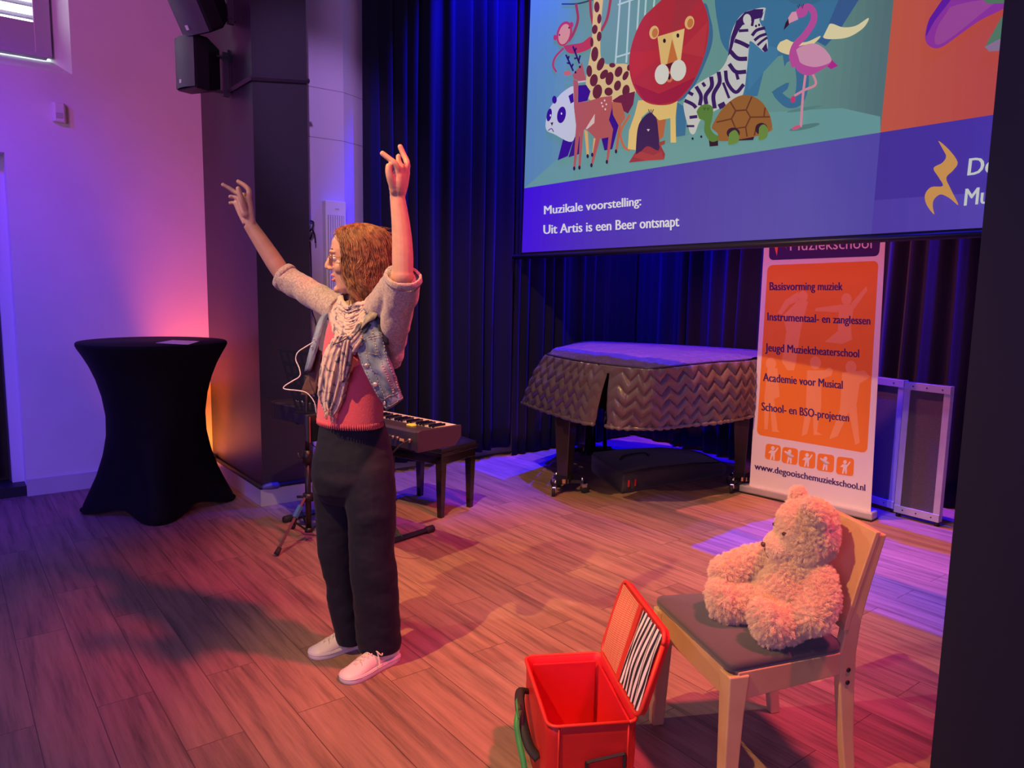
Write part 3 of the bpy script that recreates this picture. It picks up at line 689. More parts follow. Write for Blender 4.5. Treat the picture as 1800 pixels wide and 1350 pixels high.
# ------------------------------------------------------------------ acoustic panels
felt = mat('panel_felt', (0.10, 0.085, 0.095), 0.9, var=0.35, vscale=260, bump=0.3, bscale=300)
def panel(label, pL, pR, h, group):
    ex = (pR-pL); wd = ex.length; ex.normalize(); ey = Vector((-ex.y, ex.x, 0)); Mx = frame(ex, (0, 0, 1))
    t = thing('acoustic_panel', label, 'panel', (pL+pR)/2)
    def q(a, y, z): return pL+ex*a+ey*y+Vector((0, 0, z))
    MB().box(q(wd/2, 0.012, h/2+0.02), (wd-0.02, 0.03, h-0.04), M=Mx).build('felt_board', felt, t)
    for z, nm in ((0.055, 'bottom_rail'), (h-0.025, 'top_rail')): MB().box(q(wd/2, 0.008, z), (wd, 0.05, 0.05), M=Mx, bev=0.002).build(nm, M['aluminium'], t)
    for a in (0.02, wd-0.02):
        MB().box(q(a, 0.010, h/2+0.015), (0.04, 0.044, h-0.07), M=Mx).build('stile', M['aluminium'], t)
        ftb = MB().cyl(q(a, 0.01, 0), q(a, 0.01, 0.04), 0.016, 10).build('foot', M['black_metal'], t)
    for a in (0.12, 0.3, 0.5): 
        for z in (0.055, h-0.025): MB().cyl(q(a*wd/0.6, -0.017, z), q(a*wd/0.6, -0.019, z), 0.005, 8).build('rivet', M['black_metal'], t)
pm = gz(1568, 903); p0 = gz(1498, 880); pR = gz(1645, 925)
panel('grey felt acoustic panel partly hidden behind the banner', p0+Vector((-0.1, 0.02, 0)), pm+Vector((0.0, 0.03, 0)), 0.92, None)
panel('grey felt acoustic panel beside the dark pillar at the right', pm+Vector((0.03, -0.03, 0)), pR+Vector((0.02, 0, 0)), 0.92, None)

# ------------------------------------------------------------------ projection screen with its slide
def lin(c): return tuple((v/255/12.92) if v/255 <= 0.04045 else ((v/255+0.055)/1.055)**2.4 for v in c)
YSC = 4.0
SK = 0.80
_glow = {}
def glow(c):
    if c not in _glow:
        l = lin(c); m = mat('projected_colour', tuple(0.25*v+0.02 for v in l), 0.8, emit=l, es=SK, spec=0.1); _glow[c] = m
    return _glow[c]
class Art:
    """flat printed or projected shapes on a plane, drawn in order, one mesh with one material per colour"""
    def __init__(s, on, nrm, mk, step=0.0001, base=0.0): s.on = on; s.n = Vector(nrm); s.mk = mk; s.step = step; s.k = 0; s.b = MB(); s.cols = []; s.base = base
    def mi(s, c):
        if c not in s.cols: s.cols.append(c)
        return s.cols.index(c)
    def lay(s, adv=True):
        if adv: s.k += 1
        return s.n*(s.base+s.step*(s.k if adv else s.k+0.6))
    def poly(s, pts, c, adv=True):
        o = s.lay(adv); P = [s.on(*p)+o for p in pts]; s.b.add(P, [tuple(range(len(P)))], s.mi(c))
    def blob(s, pts, c, adv=True, n=5):
        q = [Vector((x, y, 0)) for x, y in pts]; Q = catmull([q[-1]]+q+[q[0], q[1]], n)[n:-2*n+0]
        s.poly([(p.x, p.y) for p in Q[:len(pts)*n]], c, adv)
    def ell(s, cx, cy, rx_, ry_, c, rot=0, adv=True, n=20):
        a = R(rot); s.poly([(cx+rx_*math.cos(t)*math.cos(a)-ry_*math.sin(t)*math.sin(a), cy+rx_*math.cos(t)*math.sin(a)+ry_*math.sin(t)*math.cos(a)) for t in [2*math.pi*k/n for k in range(n)]], c, adv)
    def line(s, pts, w, c, adv=True, curve=True, w2=None):
        q = [Vector((x, y, 0)) for x, y in pts]
        if curve and len(q) > 2: q = catmull(q, 6)
        L_, R_ = [], []; n = len(q)
        for i, p in enumerate(q):
            t = (q[min(i+1, n-1)]-q[max(i-1, 0)]).normalized(); ww = w if w2 is None else lerp(w, w2, i/(n-1))
            L_.append((p.x-t.y*ww/2, p.y+t.x*ww/2)); R_.append((p.x+t.y*ww/2, p.y-t.x*ww/2))
        o = s.lay(adv); P = [s.on(*p)+o for p in L_+R_]; s.b.add(P, [(i, i+1, n+i+1, n+i) for i in range(n-1)], s.mi(c))
    def round_rect(s, quad, r, c):       # quad: tl, tr, br, bl in picture coordinates
        tl, tr, br, bl = [Vector((*p, 0)) for p in quad]; pts = []
        W = (tr-tl).length; Hh = (bl-tl).length; ru, rv = r/W, r/Hh
        for cu, cv, a0 in ((ru, rv, 180), (1-ru, rv, 270), (1-ru, 1-rv, 0), (ru, 1-rv, 90)):
            for k in range(6):
                a = R(a0+k*18); u, v = cu+ru*math.cos(a), cv+rv*math.sin(a)
                p = tl.lerp(tr, u).lerp(bl.lerp(br, u), v); pts.append((p.x, p.y))
        s.poly(pts, c)
    def text(s, body, a, b, h, c, bold=0.012, shear=0.0):
        """a, b: picture ends of the baseline; h: cap height in picture units at each end"""
        cu = bpy.data.curves.new('t', 'FONT'); cu.body = body; cu.resolution_u = 3; cu.shear = shear
        ob = bpy.data.objects.new('t', cu); C.objects.link(ob)
        dg = bpy.context.evaluated_depsgraph_get(); me = ob.evaluated_get(dg).to_mesh()
        vs = [v.co.copy() for v in me.vertices]; fs = [tuple(p.vertices) for p in me.polygons]
        bpy.data.objects.remove(ob); bpy.data.curves.remove(cu)
        x0 = min(v.x for v in vs); x1 = max(v.x for v in vs); cap = 0.70
        h0, h1 = h if isinstance(h, (list, tuple)) else (h, h)
        A0, B0 = Vector((*a, 0)), Vector((*b, 0)); o = s.lay()
        wpx = (B0-A0).length/(x1-x0)
        for q, dx in enumerate((-bold, 0, bold) if bold else (0,)):     # bold: the strokes printed side by side
            P = []
            for v in vs:
                u = (v.x-x0)/(x1-x0); p = A0.lerp(B0, u); P.append(s.on(p.x+dx*wpx, p.y-lerp(h0, h1, u)*v.y/cap)+o+s.n*s.step*0.25*q)
            s.b.add(P, fs, s.mi(c))
    def build(s, name, parent): return s.b.build(name, [s.mk(c) for c in s.cols], parent, fix=False)
on_screen = lambda x, y: gy(x, y, YSC)
zs0 = gy(917, 446, YSC).z; xs0 = gy(915, 446, YSC).x; xs1 = -0.85
t = thing('projection_screen', 'large projection screen showing a cartoon animal slide with white Dutch title text', 'screen', ((xs0+xs1)/2, YSC, zs0))
sl0, sl1 = gy(913.5, 449, YSC), gy(1717, 407, YSC); sl1 = sl0+(sl1-sl0)*((xs1-sl0.x)/(sl1.x-sl0.x)); st0 = gy(929, 0, YSC); st0 = sl0+(st0-sl0)*((4.7-sl0.z)/(st0.z-sl0.z))
MB().prism([sl0+Vector((0, .003, 0)), sl1+Vector((0, .003, 0)), Vector((xs1, YSC+.003, 4.7)), st0+Vector((0, .003, 0))], (0, 0.006, 0)).build('screen_sheet', M['black_plastic'], t)
bbm = mat('screen_bar', (0.02, 0.02, 0.03), 0.4)
bq0, bq1 = gy(903, 452.5, YSC), gy(1717, 411, YSC); bq2 = bq0+(bq1-bq0)*((xs1-bq0.x)/(bq1.x-bq0.x))
MB().tube([bq0, bq2], 0.019, 12).build('bottom_bar', bbm, t)
MB().cyl(bq0-(bq1-bq0).normalized()*0.02, bq0, 0.011, 8).build('bar_end_cap', bbm, t)
TEAL, BAND, CREAM, DARK, BLUE = (104, 152, 146), (76, 62, 160), (214, 190, 128), (62, 24, 52), (58, 112, 148)
a = Art(on_screen, (0, -1, 0), glow)
top = -60
def ex_(x): return x
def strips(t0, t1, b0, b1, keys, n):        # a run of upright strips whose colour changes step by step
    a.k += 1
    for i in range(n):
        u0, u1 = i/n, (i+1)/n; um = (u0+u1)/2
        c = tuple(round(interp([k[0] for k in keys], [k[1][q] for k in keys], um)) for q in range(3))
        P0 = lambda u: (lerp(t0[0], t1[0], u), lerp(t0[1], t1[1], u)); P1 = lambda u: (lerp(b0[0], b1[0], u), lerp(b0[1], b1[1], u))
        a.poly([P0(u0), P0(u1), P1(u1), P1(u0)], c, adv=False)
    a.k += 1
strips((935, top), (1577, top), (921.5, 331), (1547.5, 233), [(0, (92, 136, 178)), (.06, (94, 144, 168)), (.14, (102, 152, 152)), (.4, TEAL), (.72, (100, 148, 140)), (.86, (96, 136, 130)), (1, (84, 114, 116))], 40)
a.poly([(921.5, 331), (1000, 262), (1150, 262), (1300, 200), (1480, 190), (1547.5, 205), (1547.5, 233), (1235, 281)], (104, 156, 152))
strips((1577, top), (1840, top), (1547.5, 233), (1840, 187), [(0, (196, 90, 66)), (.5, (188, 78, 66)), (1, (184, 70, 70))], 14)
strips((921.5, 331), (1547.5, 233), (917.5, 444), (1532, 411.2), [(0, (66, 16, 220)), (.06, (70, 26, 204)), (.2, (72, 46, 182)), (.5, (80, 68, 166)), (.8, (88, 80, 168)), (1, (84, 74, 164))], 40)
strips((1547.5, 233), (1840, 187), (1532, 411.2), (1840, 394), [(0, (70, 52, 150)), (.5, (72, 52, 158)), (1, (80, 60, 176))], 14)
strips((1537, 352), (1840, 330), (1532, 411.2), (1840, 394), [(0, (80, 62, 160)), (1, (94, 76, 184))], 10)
def kA_(x, y): return (930+x/4.354, y/4.354)
def kB_(x, y): return (1180+x/4.737, y/4.737)
def kC_(x, y): return (1560+x/2.933, y/2.933)
def P_(k, pts): return [k(*p) for p in pts]
sA, sB = 4.354, 4.737
# cage lines
for p, q in (((712, -200), (662, 485)), ((780, -150), (745, 480)), ((848, -100), (828, 230)), ((902, -100), (886, 150)), ((968, -80), (955, 55)), ((680, 38), (900, -40)), ((660, 440), (800, 398))): a.line(P_(kA_, (p, q)), 13/sA, (176, 208, 202))
# elephant
a.blob(P_(kB_, [(375, 120), (380, -80), (560, -200), (830, -150), (810, 200), (660, 420), (560, 480), (470, 430), (410, 320)]), BLUE)
a.poly(P_(kB_, [(780, -200), (1600, -200), (1540, 20), (1430, 200), (1330, 320), (1280, 385), (1230, 345), (1000, 440), (890, 470), (770, 600), (720, 800), (600, 810), (640, 420), (700, 250)]), (60, 116, 152))
a.poly(P_(kB_, [(650, 360), (900, 400), (880, 480), (770, 600), (640, 760)]), (66, 124, 158))
a.poly(P_(kB_, [(1420, -60), (1600, -60), (1420, 225), (1310, 200)]), (56, 92, 142)); a.poly(P_(kB_, [(1260, 308), (1345, 320), (1285, 385), (1215, 345)]), (54, 96, 142))
a.line(P_(kB_, [(1085, 520), (1095, 700), (1060, 830), (980, 860), (900, 800), (870, 760)]), 112/sB, (58, 110, 146), w2=60/sB)
a.poly(P_(kB_, [(835, 770), (880, 735), (960, 690), (985, 690), (970, 740), (900, 800)]), (58, 110, 146)); a.poly(P_(kB_, [(925, 430), (990, 430), (1000, 500), (965, 520), (945, 555)]), (58, 110, 146))
a.poly(P_(kB_, [(45, 850), (135, 900), (118, 1128), (40, 1140)]), BLUE)
a.ell(*kB_(1110, -30), 150/sB, 75/sB, (58, 108, 140))
a.blob(P_(kB_, [(1320, 200), (1430, 228), (1540, 215), (1645, 150), (1605, 230), (1490, 305), (1370, 326), (1265, 310)]), (222, 212, 164)); a.blob(P_(kB_, [(960, 328), (1020, 352), (1130, 350), (1245, 300), (1180, 372), (1040, 450), (960, 452), (885, 412), (910, 350)]), (224, 208, 154))
# monkey
RED, LRED = (184, 56, 78), (206, 84, 92)
a.line(P_(kA_, [(252, 32), (380, 28), (500, -6)]), 12/sA, (44, 66, 92))
for pts in ([(362, 30), (376, 150), (342, 255), (305, 315)], [(470, -10), (476, 100), (492, 185)], [(628, -10), (600, 140), (553, 238)]): a.line(P_(kA_, pts), 20/sA, (160, 58, 74))
a.line(P_(kA_, [(268, 368), (205, 435), (186, 500), (212, 552)]), 15/sA, RED)
a.blob(P_(kA_, [(265, 355), (330, 340), (410, 325), (475, 280), (490, 350), (430, 392), (340, 412), (290, 395)]), RED)
a.ell(*kA_(272, 258), 58/sA, 97/sA, RED, 14); a.ell(*kA_(202, 288), 14/sA, 22/sA, RED); a.ell(*kA_(328, 190), 14/sA, 22/sA, RED); a.ell(*kA_(272, 262), 42/sA, 80/sA, (220, 150, 120), 14)
for x, y in ((236, 268), (309, 213)): a.ell(*kA_(x, y), 5/sA, 9/sA, DARK)
# giraffe
a.blob(P_(kA_, [(505, -120), (575, -120), (556, 150), (550, 420), (590, 490), (690, 488), (770, 505), (810, 640), (812, 720), (700, 775), (490, 775), (440, 700), (446, 560), (482, 350), (488, 200)]), CREAM)
for x, y, u, v, r_ in ((522, 55, 21, 42, 0), (541, 145, 16, 38, 5), (506, 226, 22, 36, 8), (540, 280, 18, 38, 5), (484, 325, 12, 36, 0), (506, 415, 27, 57, 5), (551, 492, 26, 52, 20), (464, 545, 22, 45, 0), (499, 615, 30, 48, 10), (577, 570, 25, 42, 35), (619, 602, 30, 52, 12), (688, 550, 28, 42, 20), (742, 580, 20, 38, 25), (526, 702, 36, 56, 10), (612, 702, 32, 32, 0), (680, 656, 26, 40, 15), (745, 695, 28, 46, 10), (640, 500, 24, 18, 0), (765, 520, 12, 24, 0)): a.ell(*kA_(x, y), u/sA, v/sA, (98, 36, 46), r_, adv=False)
a.k += 1
a.poly(P_(kA_, [(640, 770), (700, 730), (815, 700), (800, 800), (760, 870), (690, 830)]), (112, 34, 58))
# panda
NAVY = (54, 14, 132)
a.poly(P_(kA_, [(605, 900), (640, 780), (705, 900), (640, 1142), (580, 1152), (555, 1050)]), NAVY); a.poly(P_(kA_, [(350, 1050), (410, 1040), (385, 1180), (305, 1205)]), (60, 24, 120)); a.poly(P_(kA_, [(265, 1060), (340, 1080), (300, 1195), (222, 1228)]), NAVY)
a.blob(P_(kA_, [(350, 668), (280, 692), (210, 760), (152, 850), (130, 950), (142, 1002), (195, 1027), (330, 1086), (365, 960), (350, 820)]), (196, 202, 200))
a.poly(P_(kA_, [(380, 655), (440, 650), (474, 700), (450, 772), (378, 786)]), NAVY); a.poly(P_(kA_, [(305, 735), (342, 712), (346, 780), (322, 794)]), NAVY)
a.ell(*kA_(198, 764), 18/sA, 30/sA, NAVY); a.ell(*kA_(158, 880), 19/sA, 50/sA, NAVY, 10); a.ell(*kA_(252, 880), 33/sA, 64/sA, NAVY, 10)
for x, y in ((168, 884), (252, 870)): a.ell(*kA_(x, y), 5/sA, 9/sA, (220, 225, 225))
a.poly(P_(kA_, [(168, 940), (190, 936), (180, 965)]), DARK); a.line(P_(kA_, [(150, 1000), (176, 985), (192, 1010)]), 6/sA, NAVY)
# lion
a.blob(P_(kA_, [(1330, 40), (1395, 150), (1410, 300), (1360, 470), (1250, 690), (1130, 770), (1150, 500)]), (62, 106, 142))
a.poly(P_(kA_, [(980, 910), (1052, 915), (1032, 1048), (985, 1085)]), (180, 100, 58)); a.line(P_(kA_, [(775, 880), (705, 1010), (730, 1120), (775, 1152)]), 18/sA, (190, 106, 66))
a.poly(P_(kA_, [(840, 770), (1142, 755), (1125, 900), (1130, 1092), (1088, 1092), (1086, 905), (1000, 922), (920, 850), (865, 900), (832, 1150), (760, 1142), (770, 1000), (812, 880)]), (222, 190, 112))
a.blob(P_(kA_, [(1030, -10), (1150, -60), (1290, -40), (1365, 90), (1380, 250), (1340, 450), (1250, 650), (1130, 780), (1000, 806), (880, 770), (800, 650), (770, 490), (800, 310), (890, 120)]), (178, 46, 58))
a.poly(P_(kA_, [(805, 640), (1000, 720), (1280, 590), (1235, 665), (1130, 775), (1000, 801), (885, 768)]), (160, 32, 62)); a.poly(P_(kA_, [(1080, 300), (1130, -40), (1285, -30), (1310, 5)]), (166, 50, 60)); a.poly(P_(kA_, [(1080, 380), (785, 400), (775, 500), (800, 610)]), (188, 46, 54)); a.poly(P_(kA_, [(1150, 400), (1372, 170), (1340, 440)]), (186, 54, 62))
for x, y, r_ in ((962, 250, 10), (1233, 175, 10)): a.ell(*kA_(x, y), 36/sA, 52/sA, (222, 178, 112), r_); a.ell(*kA_(x+6, y+4), 22/sA, 36/sA, (196, 118, 64), r_)
a.poly(P_(kA_, [(988, 282), (1196, 220), (1165, 472), (1016, 502)]), (222, 184, 112)); a.poly(P_(kA_, [(1100, 300), (1145, 468), (1062, 492)]), (200, 112, 56)); a.poly(P_(kA_, [(1100, 262), (1196, 222), (1166, 470), (1145, 466)]), (226, 194, 126))
a.poly(P_(kA_, [(1050, 495), (1145, 466), (1088, 545)]), (96, 24, 44)); a.ell(*kA_(1078, 590), 30/sA, 42/sA, (206, 120, 88)); a.ell(*kA_(1078, 588), 12/sA, 24/sA, (60, 20, 30)); a.ell(*kA_(1022, 570), 54/sA, 78/sA, (214, 212, 196), 8); a.ell(*kA_(1148, 540), 60/sA, 82/sA, (214, 212, 196), 8)
for x, y in ((1042, 314), (1145, 274)): a.ell(*kA_(x, y), 11/sA, 17/sA, (40, 22, 40))
# deer
DEER = (176, 88, 84)
a.poly(P_(kA_, [(640, 780), (712, 790), (745, 900), (712, 950), (682, 1160), (664, 1166), (690, 960), (648, 880)]), (182, 100, 72)); a.poly(P_(kA_, [(428, 990), (455, 1010), (465, 1190), (448, 1200)]), (222, 170, 100)); a.poly(P_(kA_, [(500, 1060), (525, 1060), (510, 1180), (490, 1190)]), (222, 170, 100))
a.poly(P_(kA_, [(345, 610), (382, 620), (378, 785), (450, 778), (560, 745), (642, 735), (640, 830), (618, 920), (650, 990), (612, 1240), (596, 1245), (614, 1052), (550, 1064), (492, 1272), (476, 1272), (515, 1062), (440, 985), (422, 1000), (400, 1285), (384, 1285), (396, 1000), (360, 1292), (345, 1292), (366, 960), (350, 820)]), DEER)
a.poly(P_(kA_, [(440, 985), (510, 872), (506, 942), (452, 990)]), (214, 190, 178)); a.poly(P_(kA_, [(338, 575), (392, 510), (412, 480), (442, 612), (420, 632), (350, 606)]), DEER); a.ell(*kA_(300, 562), 30/sA, 19/sA, (196, 104, 92)); a.line(P_(kA_, [(380, 630), (440, 622)]), 12/sA, (200, 190, 190))
for pts in ([(345, 545), (288, 420)], [(322, 490), (296, 482)], [(334, 512), (344, 490)], [(305, 455), (312, 430)], [(392, 488), (342, 355)], [(375, 445), (352, 450)], [(386, 468), (398, 425)], [(356, 395), (368, 368)]): a.line(P_(kA_, pts), 13/sA, (38, 20, 88), adv=False)
a.k += 1
for x, y in ((585, 770), (562, 790), (598, 800), (570, 815), (590, 838)): a.ell(*kA_(x, y), 6/sA, 8/sA, (226, 200, 190), adv=False)
for x, y in ((362, 555), (396, 514)): a.ell(*kA_(x, y), 7/sA, 10/sA, (30, 16, 40), adv=False)
for x, y in ((352, 1290), (392, 1284), (484, 1266), (602, 1240), (672, 1160), (455, 1196), (490, 1186)): a.ell(*kA_(x, y), 9/sA, 16/sA, (34, 20, 60), adv=False)
a.k += 1
# mole on its heap
a.poly(P_(kA_, [(770, 1246), (830, 1150), (880, 1105), (950, 1090), (1010, 1105), (1048, 1180), (1040, 1222), (900, 1232)]), (150, 52, 60)); a.blob(P_(kA_, [(942, 862), (890, 892), (845, 960), (828, 1080), (832, 1190), (910, 1120), (1000, 1150), (996, 1010), (980, 900)]), (58, 32, 78)); a.poly(P_(kA_, [(800, 1200), (860, 1160), (960, 1190), (1020, 1160), (1040, 1220), (900, 1232)]), (166, 62, 60)); a.poly(P_(kA_, [(1000, 1090), (1050, 1075), (1045, 1105), (1005, 1120)]), (150, 70, 54)); a.poly(P_(kA_, [(908, 990), (932, 990), (920, 1008)]), (206, 200, 200))
for d in (-14, 0, 14): a.line(P_(kA_, [(942+d*.4, 872), (940+d*1.4, 838)]), 6/sA, (58, 32, 78), adv=False)
a.k += 1
# zebra
a.blob(P_(kB_, [(795, 72), (700, 80), (600, 120), (530, 220), (495, 340), (478, 480), (410, 590), (290, 660), (195, 725), (115, 840), (118, 940), (150, 1060), (170, 1112), (205, 1110), (260, 990), (400, 910), (590, 810), (635, 600), (655, 400), (668, 345), (740, 400), (785, 436), (812, 400), (800, 290), (740, 165)]), (196, 198, 190))
STR = (58, 30, 92)
a.poly(P_(kB_, [(775, 78), (700, 80), (620, 105), (550, 180), (505, 310), (480, 470), (505, 440), (535, 330), (570, 255), (600, 215), (650, 190), (700, 165), (765, 150)]), STR)
for pts, w_ in (([(535, 340), (590, 360), (655, 392)], 34), ([(500, 430), (560, 488), (640, 492)], 36), ([(490, 535), (545, 600), (632, 600)], 34), ([(545, 590), (565, 665)], 26), ([(460, 590), (475, 690), (545, 770), (612, 705)], 30), ([(402, 600), (410, 690), (360, 790), (370, 905)], 34), ([(340, 640), (345, 720), (295, 800), (300, 870)], 34), ([(268, 690), (290, 722)], 26), ([(215, 722), (255, 800), (245, 880)], 32), ([(150, 770), (190, 792)], 28), ([(118, 838), (185, 870), (215, 900)], 30), ([(160, 980), (225, 972)], 26), ([(135, 1052), (200, 1052)], 18), ([(440, 690), (490, 820)], 22), ([(680, 300), (720, 255), (790, 235)], 26), ([(700, 340), (745, 305), (802, 285)], 24), ([(725, 380), (765, 345), (808, 315)], 20), ([(570, 260), (650, 255)], 24), ([(690, 165), (680, 220)], 22), ([(420, 860), (440, 900)], 60)): a.line(P_(kB_, pts), w_/sB, STR, adv=False)
a.k += 1
a.poly(P_(kB_, [(762, 412), (800, 358), (812, 425), (786, 438)]), STR); a.ell(*kB_(640, 165), 34/sB, 46/sB, (200, 202, 194)); a.poly(P_(kB_, [(795, 68), (755, 170), (775, 175)]), (200, 202, 194))
for x, y in ((714, 220), (740, 211), (186, 1156), (258, 1140)): a.ell(*kB_(x, y), 9/sB, 11/sB, (36, 20, 50), adv=False)
a.k += 1
# turtle
a.poly(P_(kB_, [(322, 1165), (398, 1165), (398, 1215), (328, 1222)]), (44, 22, 40)); a.poly(P_(kB_, [(420, 1178), (700, 1140), (690, 1168), (590, 1172)]), (52, 24, 44))
a.blob(P_(kB_, [(345, 1070), (380, 990), (440, 900), (520, 830), (600, 795), (690, 805), (765, 855), (815, 930), (842, 1010), (836, 1090), (700, 1140), (420, 1178), (395, 1110)]), (148, 96, 46))
for pts in ([(545, 925), (632, 918), (668, 978), (628, 1060), (545, 1072), (510, 992), (545, 925)],): a.line(P_(kB_, pts), 14/sB, (104, 56, 36), curve=False)
for p, q in (((545, 925), (500, 850)), ((632, 918), (680, 808)), ((668, 978), (830, 975)), ((628, 1060), (640, 1140)), ((510, 992), (385, 1020)), ((545, 1072), (500, 1090)), ((720, 1050), (700, 1130)), ((790, 900), (780, 970))): a.line(P_(kB_, [p, q]), 12/sB, (104, 56, 36), adv=False)
a.k += 1
a.ell(*kB_(525, 1110), 55/sB, 46/sB, (56, 26, 46)); a.ell(*kB_(760, 1075), 52/sB, 50/sB, (56, 26, 46)); a.blob(P_(kB_, [(490, 1120), (540, 1085), (572, 1130), (560, 1190), (480, 1203)]), (104, 138, 62)); a.blob(P_(kB_, [(740, 1070), (780, 1038), (814, 1080), (800, 1150), (735, 1165)]), (104, 138, 62)); a.poly(P_(kB_, [(836, 1070), (858, 1072), (835, 1100)]), (150, 110, 50))
a.blob(P_(kB_, [(220, 935), (260, 880), (320, 872), (357, 905), (350, 990), (335, 1060), (360, 1110), (402, 1140), (395, 1172), (335, 1178), (285, 1100), (285, 1010), (240, 990)]), (88, 128, 56))
for x in (285, 315): a.line(P_(kB_, [(x-8, 898), (x, 922), (x+10, 896)]), 5/sB, (30, 40, 30), curve=False)
# flamingo
PK = (184, 78, 152)
a.ell(*kB_(1120, 910), 150/sB, 14/sB, (88, 132, 128), -10); a.ell(*kB_(1120, 1060), 130/sB, 20/sB, (84, 126, 122), -12)
for pts in ([(1128, 620), (1106, 800), (1088, 1060)], [(1185, 610), (1212, 705), (1120, 752), (1035, 800)]): a.line(P_(kB_, pts), 20/sB, (210, 140, 156))
a.ell(*kB_(1050, 1064), 38/sB, 16/sB, (206, 86, 122), -20); a.ell(*kB_(1024, 830), 20/sB, 28/sB, (200, 56, 112), 10)
a.poly(P_(kB_, [(1345, 500), (1398, 552), (1340, 580), (1290, 545)]), (176, 40, 140))
a.blob(P_(kB_, [(1010, 500), (1050, 400), (1190, 375), (1290, 430), (1340, 520), (1250, 592), (1150, 632), (1060, 592)]), PK)
a.line(P_(kB_, [(1090, 95), (1150, 60), (1195, 110), (1190, 190), (1120, 300), (1045, 380), (1018, 470), (1040, 560)]), 54/sB, PK)
a.blob(P_(kB_, [(1050, 420), (1180, 365), (1280, 405), (1345, 505), (1270, 550), (1180, 560), (1080, 520)]), (206, 146, 172)); a.ell(*kB_(1095, 105), 54/sB, 44/sB, PK, -30)
a.poly(P_(kB_, [(1050, 100), (1068, 165), (1000, 195), (980, 215), (985, 150), (1015, 105)]), (214, 150, 170)); a.poly(P_(kB_, [(985, 160), (992, 208), (945, 256), (962, 195)]), (50, 22, 44))
for x in (1070, 1102): a.line(P_(kB_, [(x-10, 48), (x-2, 76), (x+10, 40)]), 6/sB, (40, 22, 50), curve=False)
# fruit and leaf in the orange field
a.blob(P_(kC_, [(290, 0), (330, -90), (640, -90), (640, 20), (480, 110), (380, 180), (280, 248), (222, 240), (200, 190), (225, 95)]), (142, 52, 152)); a.blob(P_(kC_, [(330, 40), (560, 0), (470, 90), (300, 220), (250, 220), (270, 130)]), (156, 72, 146)); a.blob(P_(kC_, [(290, 0), (330, -60), (340, -10), (250, 110), (205, 190), (225, 95)]), (96, 28, 156))
a.poly(P_(kC_, [(470, -30), (700, -30), (690, 20), (520, 22)]), (84, 122, 88)); a.poly(P_(kC_, [(640, 40), (590, 100), (508, 245), (530, 268), (690, 255)]), (84, 124, 96)); a.poly(P_(kC_, [(508, 245), (580, 205), (690, 200), (690, 260), (530, 268)]), (140, 116, 142))
# title and rest-sign logo
a.blob(P_(kC_, [(268, 728), (325, 775), (368, 838), (345, 880), (310, 918), (332, 975), (372, 1058), (325, 1022), (280, 1004), (246, 1030), (240, 1068), (247, 1107), (208, 1056), (200, 1005), (232, 966), (292, 960), (270, 915), (244, 868), (290, 840), (308, 800)]), (206, 150, 78), n=4)
WH = (214, 214, 216)
a.text('Muzikale voorstelling:', (959, 377), (1129, 361), (15, 16), WH, 0.03); a.text('Uit Artis is een Beer ontsnapt', (958, 411.5), (1196, 398), (16, 19), WH, 0.03)
a.text('De', (1703, 309), (1752, 303), 30, (200, 206, 196), 0.02, 0.12); a.text('Muziekschool', (1697, 362), (1900, 340), 30, (200, 206, 196), 0.02, 0.12)
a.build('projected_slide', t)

# ------------------------------------------------------------------ roll-up banner
bL, bR = gz(1317, 867), gz(1527, 914)
bx_ = (bR-bL).normalized(); bn = Vector((bx_.y, -bx_.x, 0))      # towards the viewer
if bn.dot(HF) > 0: bn = -bn
def on_ban(x, y): d = ray(x, y); return EYE+d*((bL-EYE).dot(bn)/d.dot(bn))
t = thing('roll_up_banner', 'white and orange roll-up banner with a list of music lessons', 'banner', (bL+bR)/2)
pm_ = {}
def ink(c):
    if c not in pm_: pm_[c] = mat('banner_ink', c, 0.45, spec=0.3)
    return pm_[c]
W_ = (0.80, 0.78, 0.76); O_ = (0.86, 0.27, 0.035); OL = (0.90, 0.40, 0.14); NV_ = (0.055, 0.025, 0.16)
sh_ = [on_ban(1317, 862), on_ban(1530, 908), on_ban(1556, 428), on_ban(1343, 432)]
up_ = Vector((0, 0, 1)); hz = 1.98
sh_[2] = sh_[1].lerp(sh_[2], (hz-sh_[1].z)/(sh_[2].z-sh_[1].z)); sh_[3] = sh_[0].lerp(sh_[3], (hz-sh_[0].z)/(sh_[3].z-sh_[0].z))
MB().prism(sh_, -bn*0.002, 0).build('banner_sheet', ink(W_), t)
def bpx(x, y): return (1280+x/2.595, 420+y/2.596)
g = Art(on_ban, bn, ink, 0.00002, 0.0002)
B_ = lambda pts: [bpx(*p) for p in pts]
g.round_rect(B_([(190, -110), (708, -150), (688, 78), (186, 97)]), 8, NV_)
g.text('Muziekschool', bpx(282, 53), bpx(655, 42), 20, (0.75, 0.72, 0.74), 0.0); g.poly(B_([(205, 10), (222, 78), (228, 30), (214, -40)]), (0.85, 0.20, 0.05)); g.poly(B_([(235, -20), (268, 50), (250, 0)]), (0.85, 0.20, 0.05))
g.round_rect(B_([(180, 120), (686, 100), (634, 978), (130, 893)]), 9, O_)
for x, y, r_ in ((398, 565, 30), (540, 275, 28), (342, 262, 26), (195, 570, 28), (560, 585, 30)): g.ell(*bpx(x, y), r_/2.6*0.85, r_/2.6, OL)
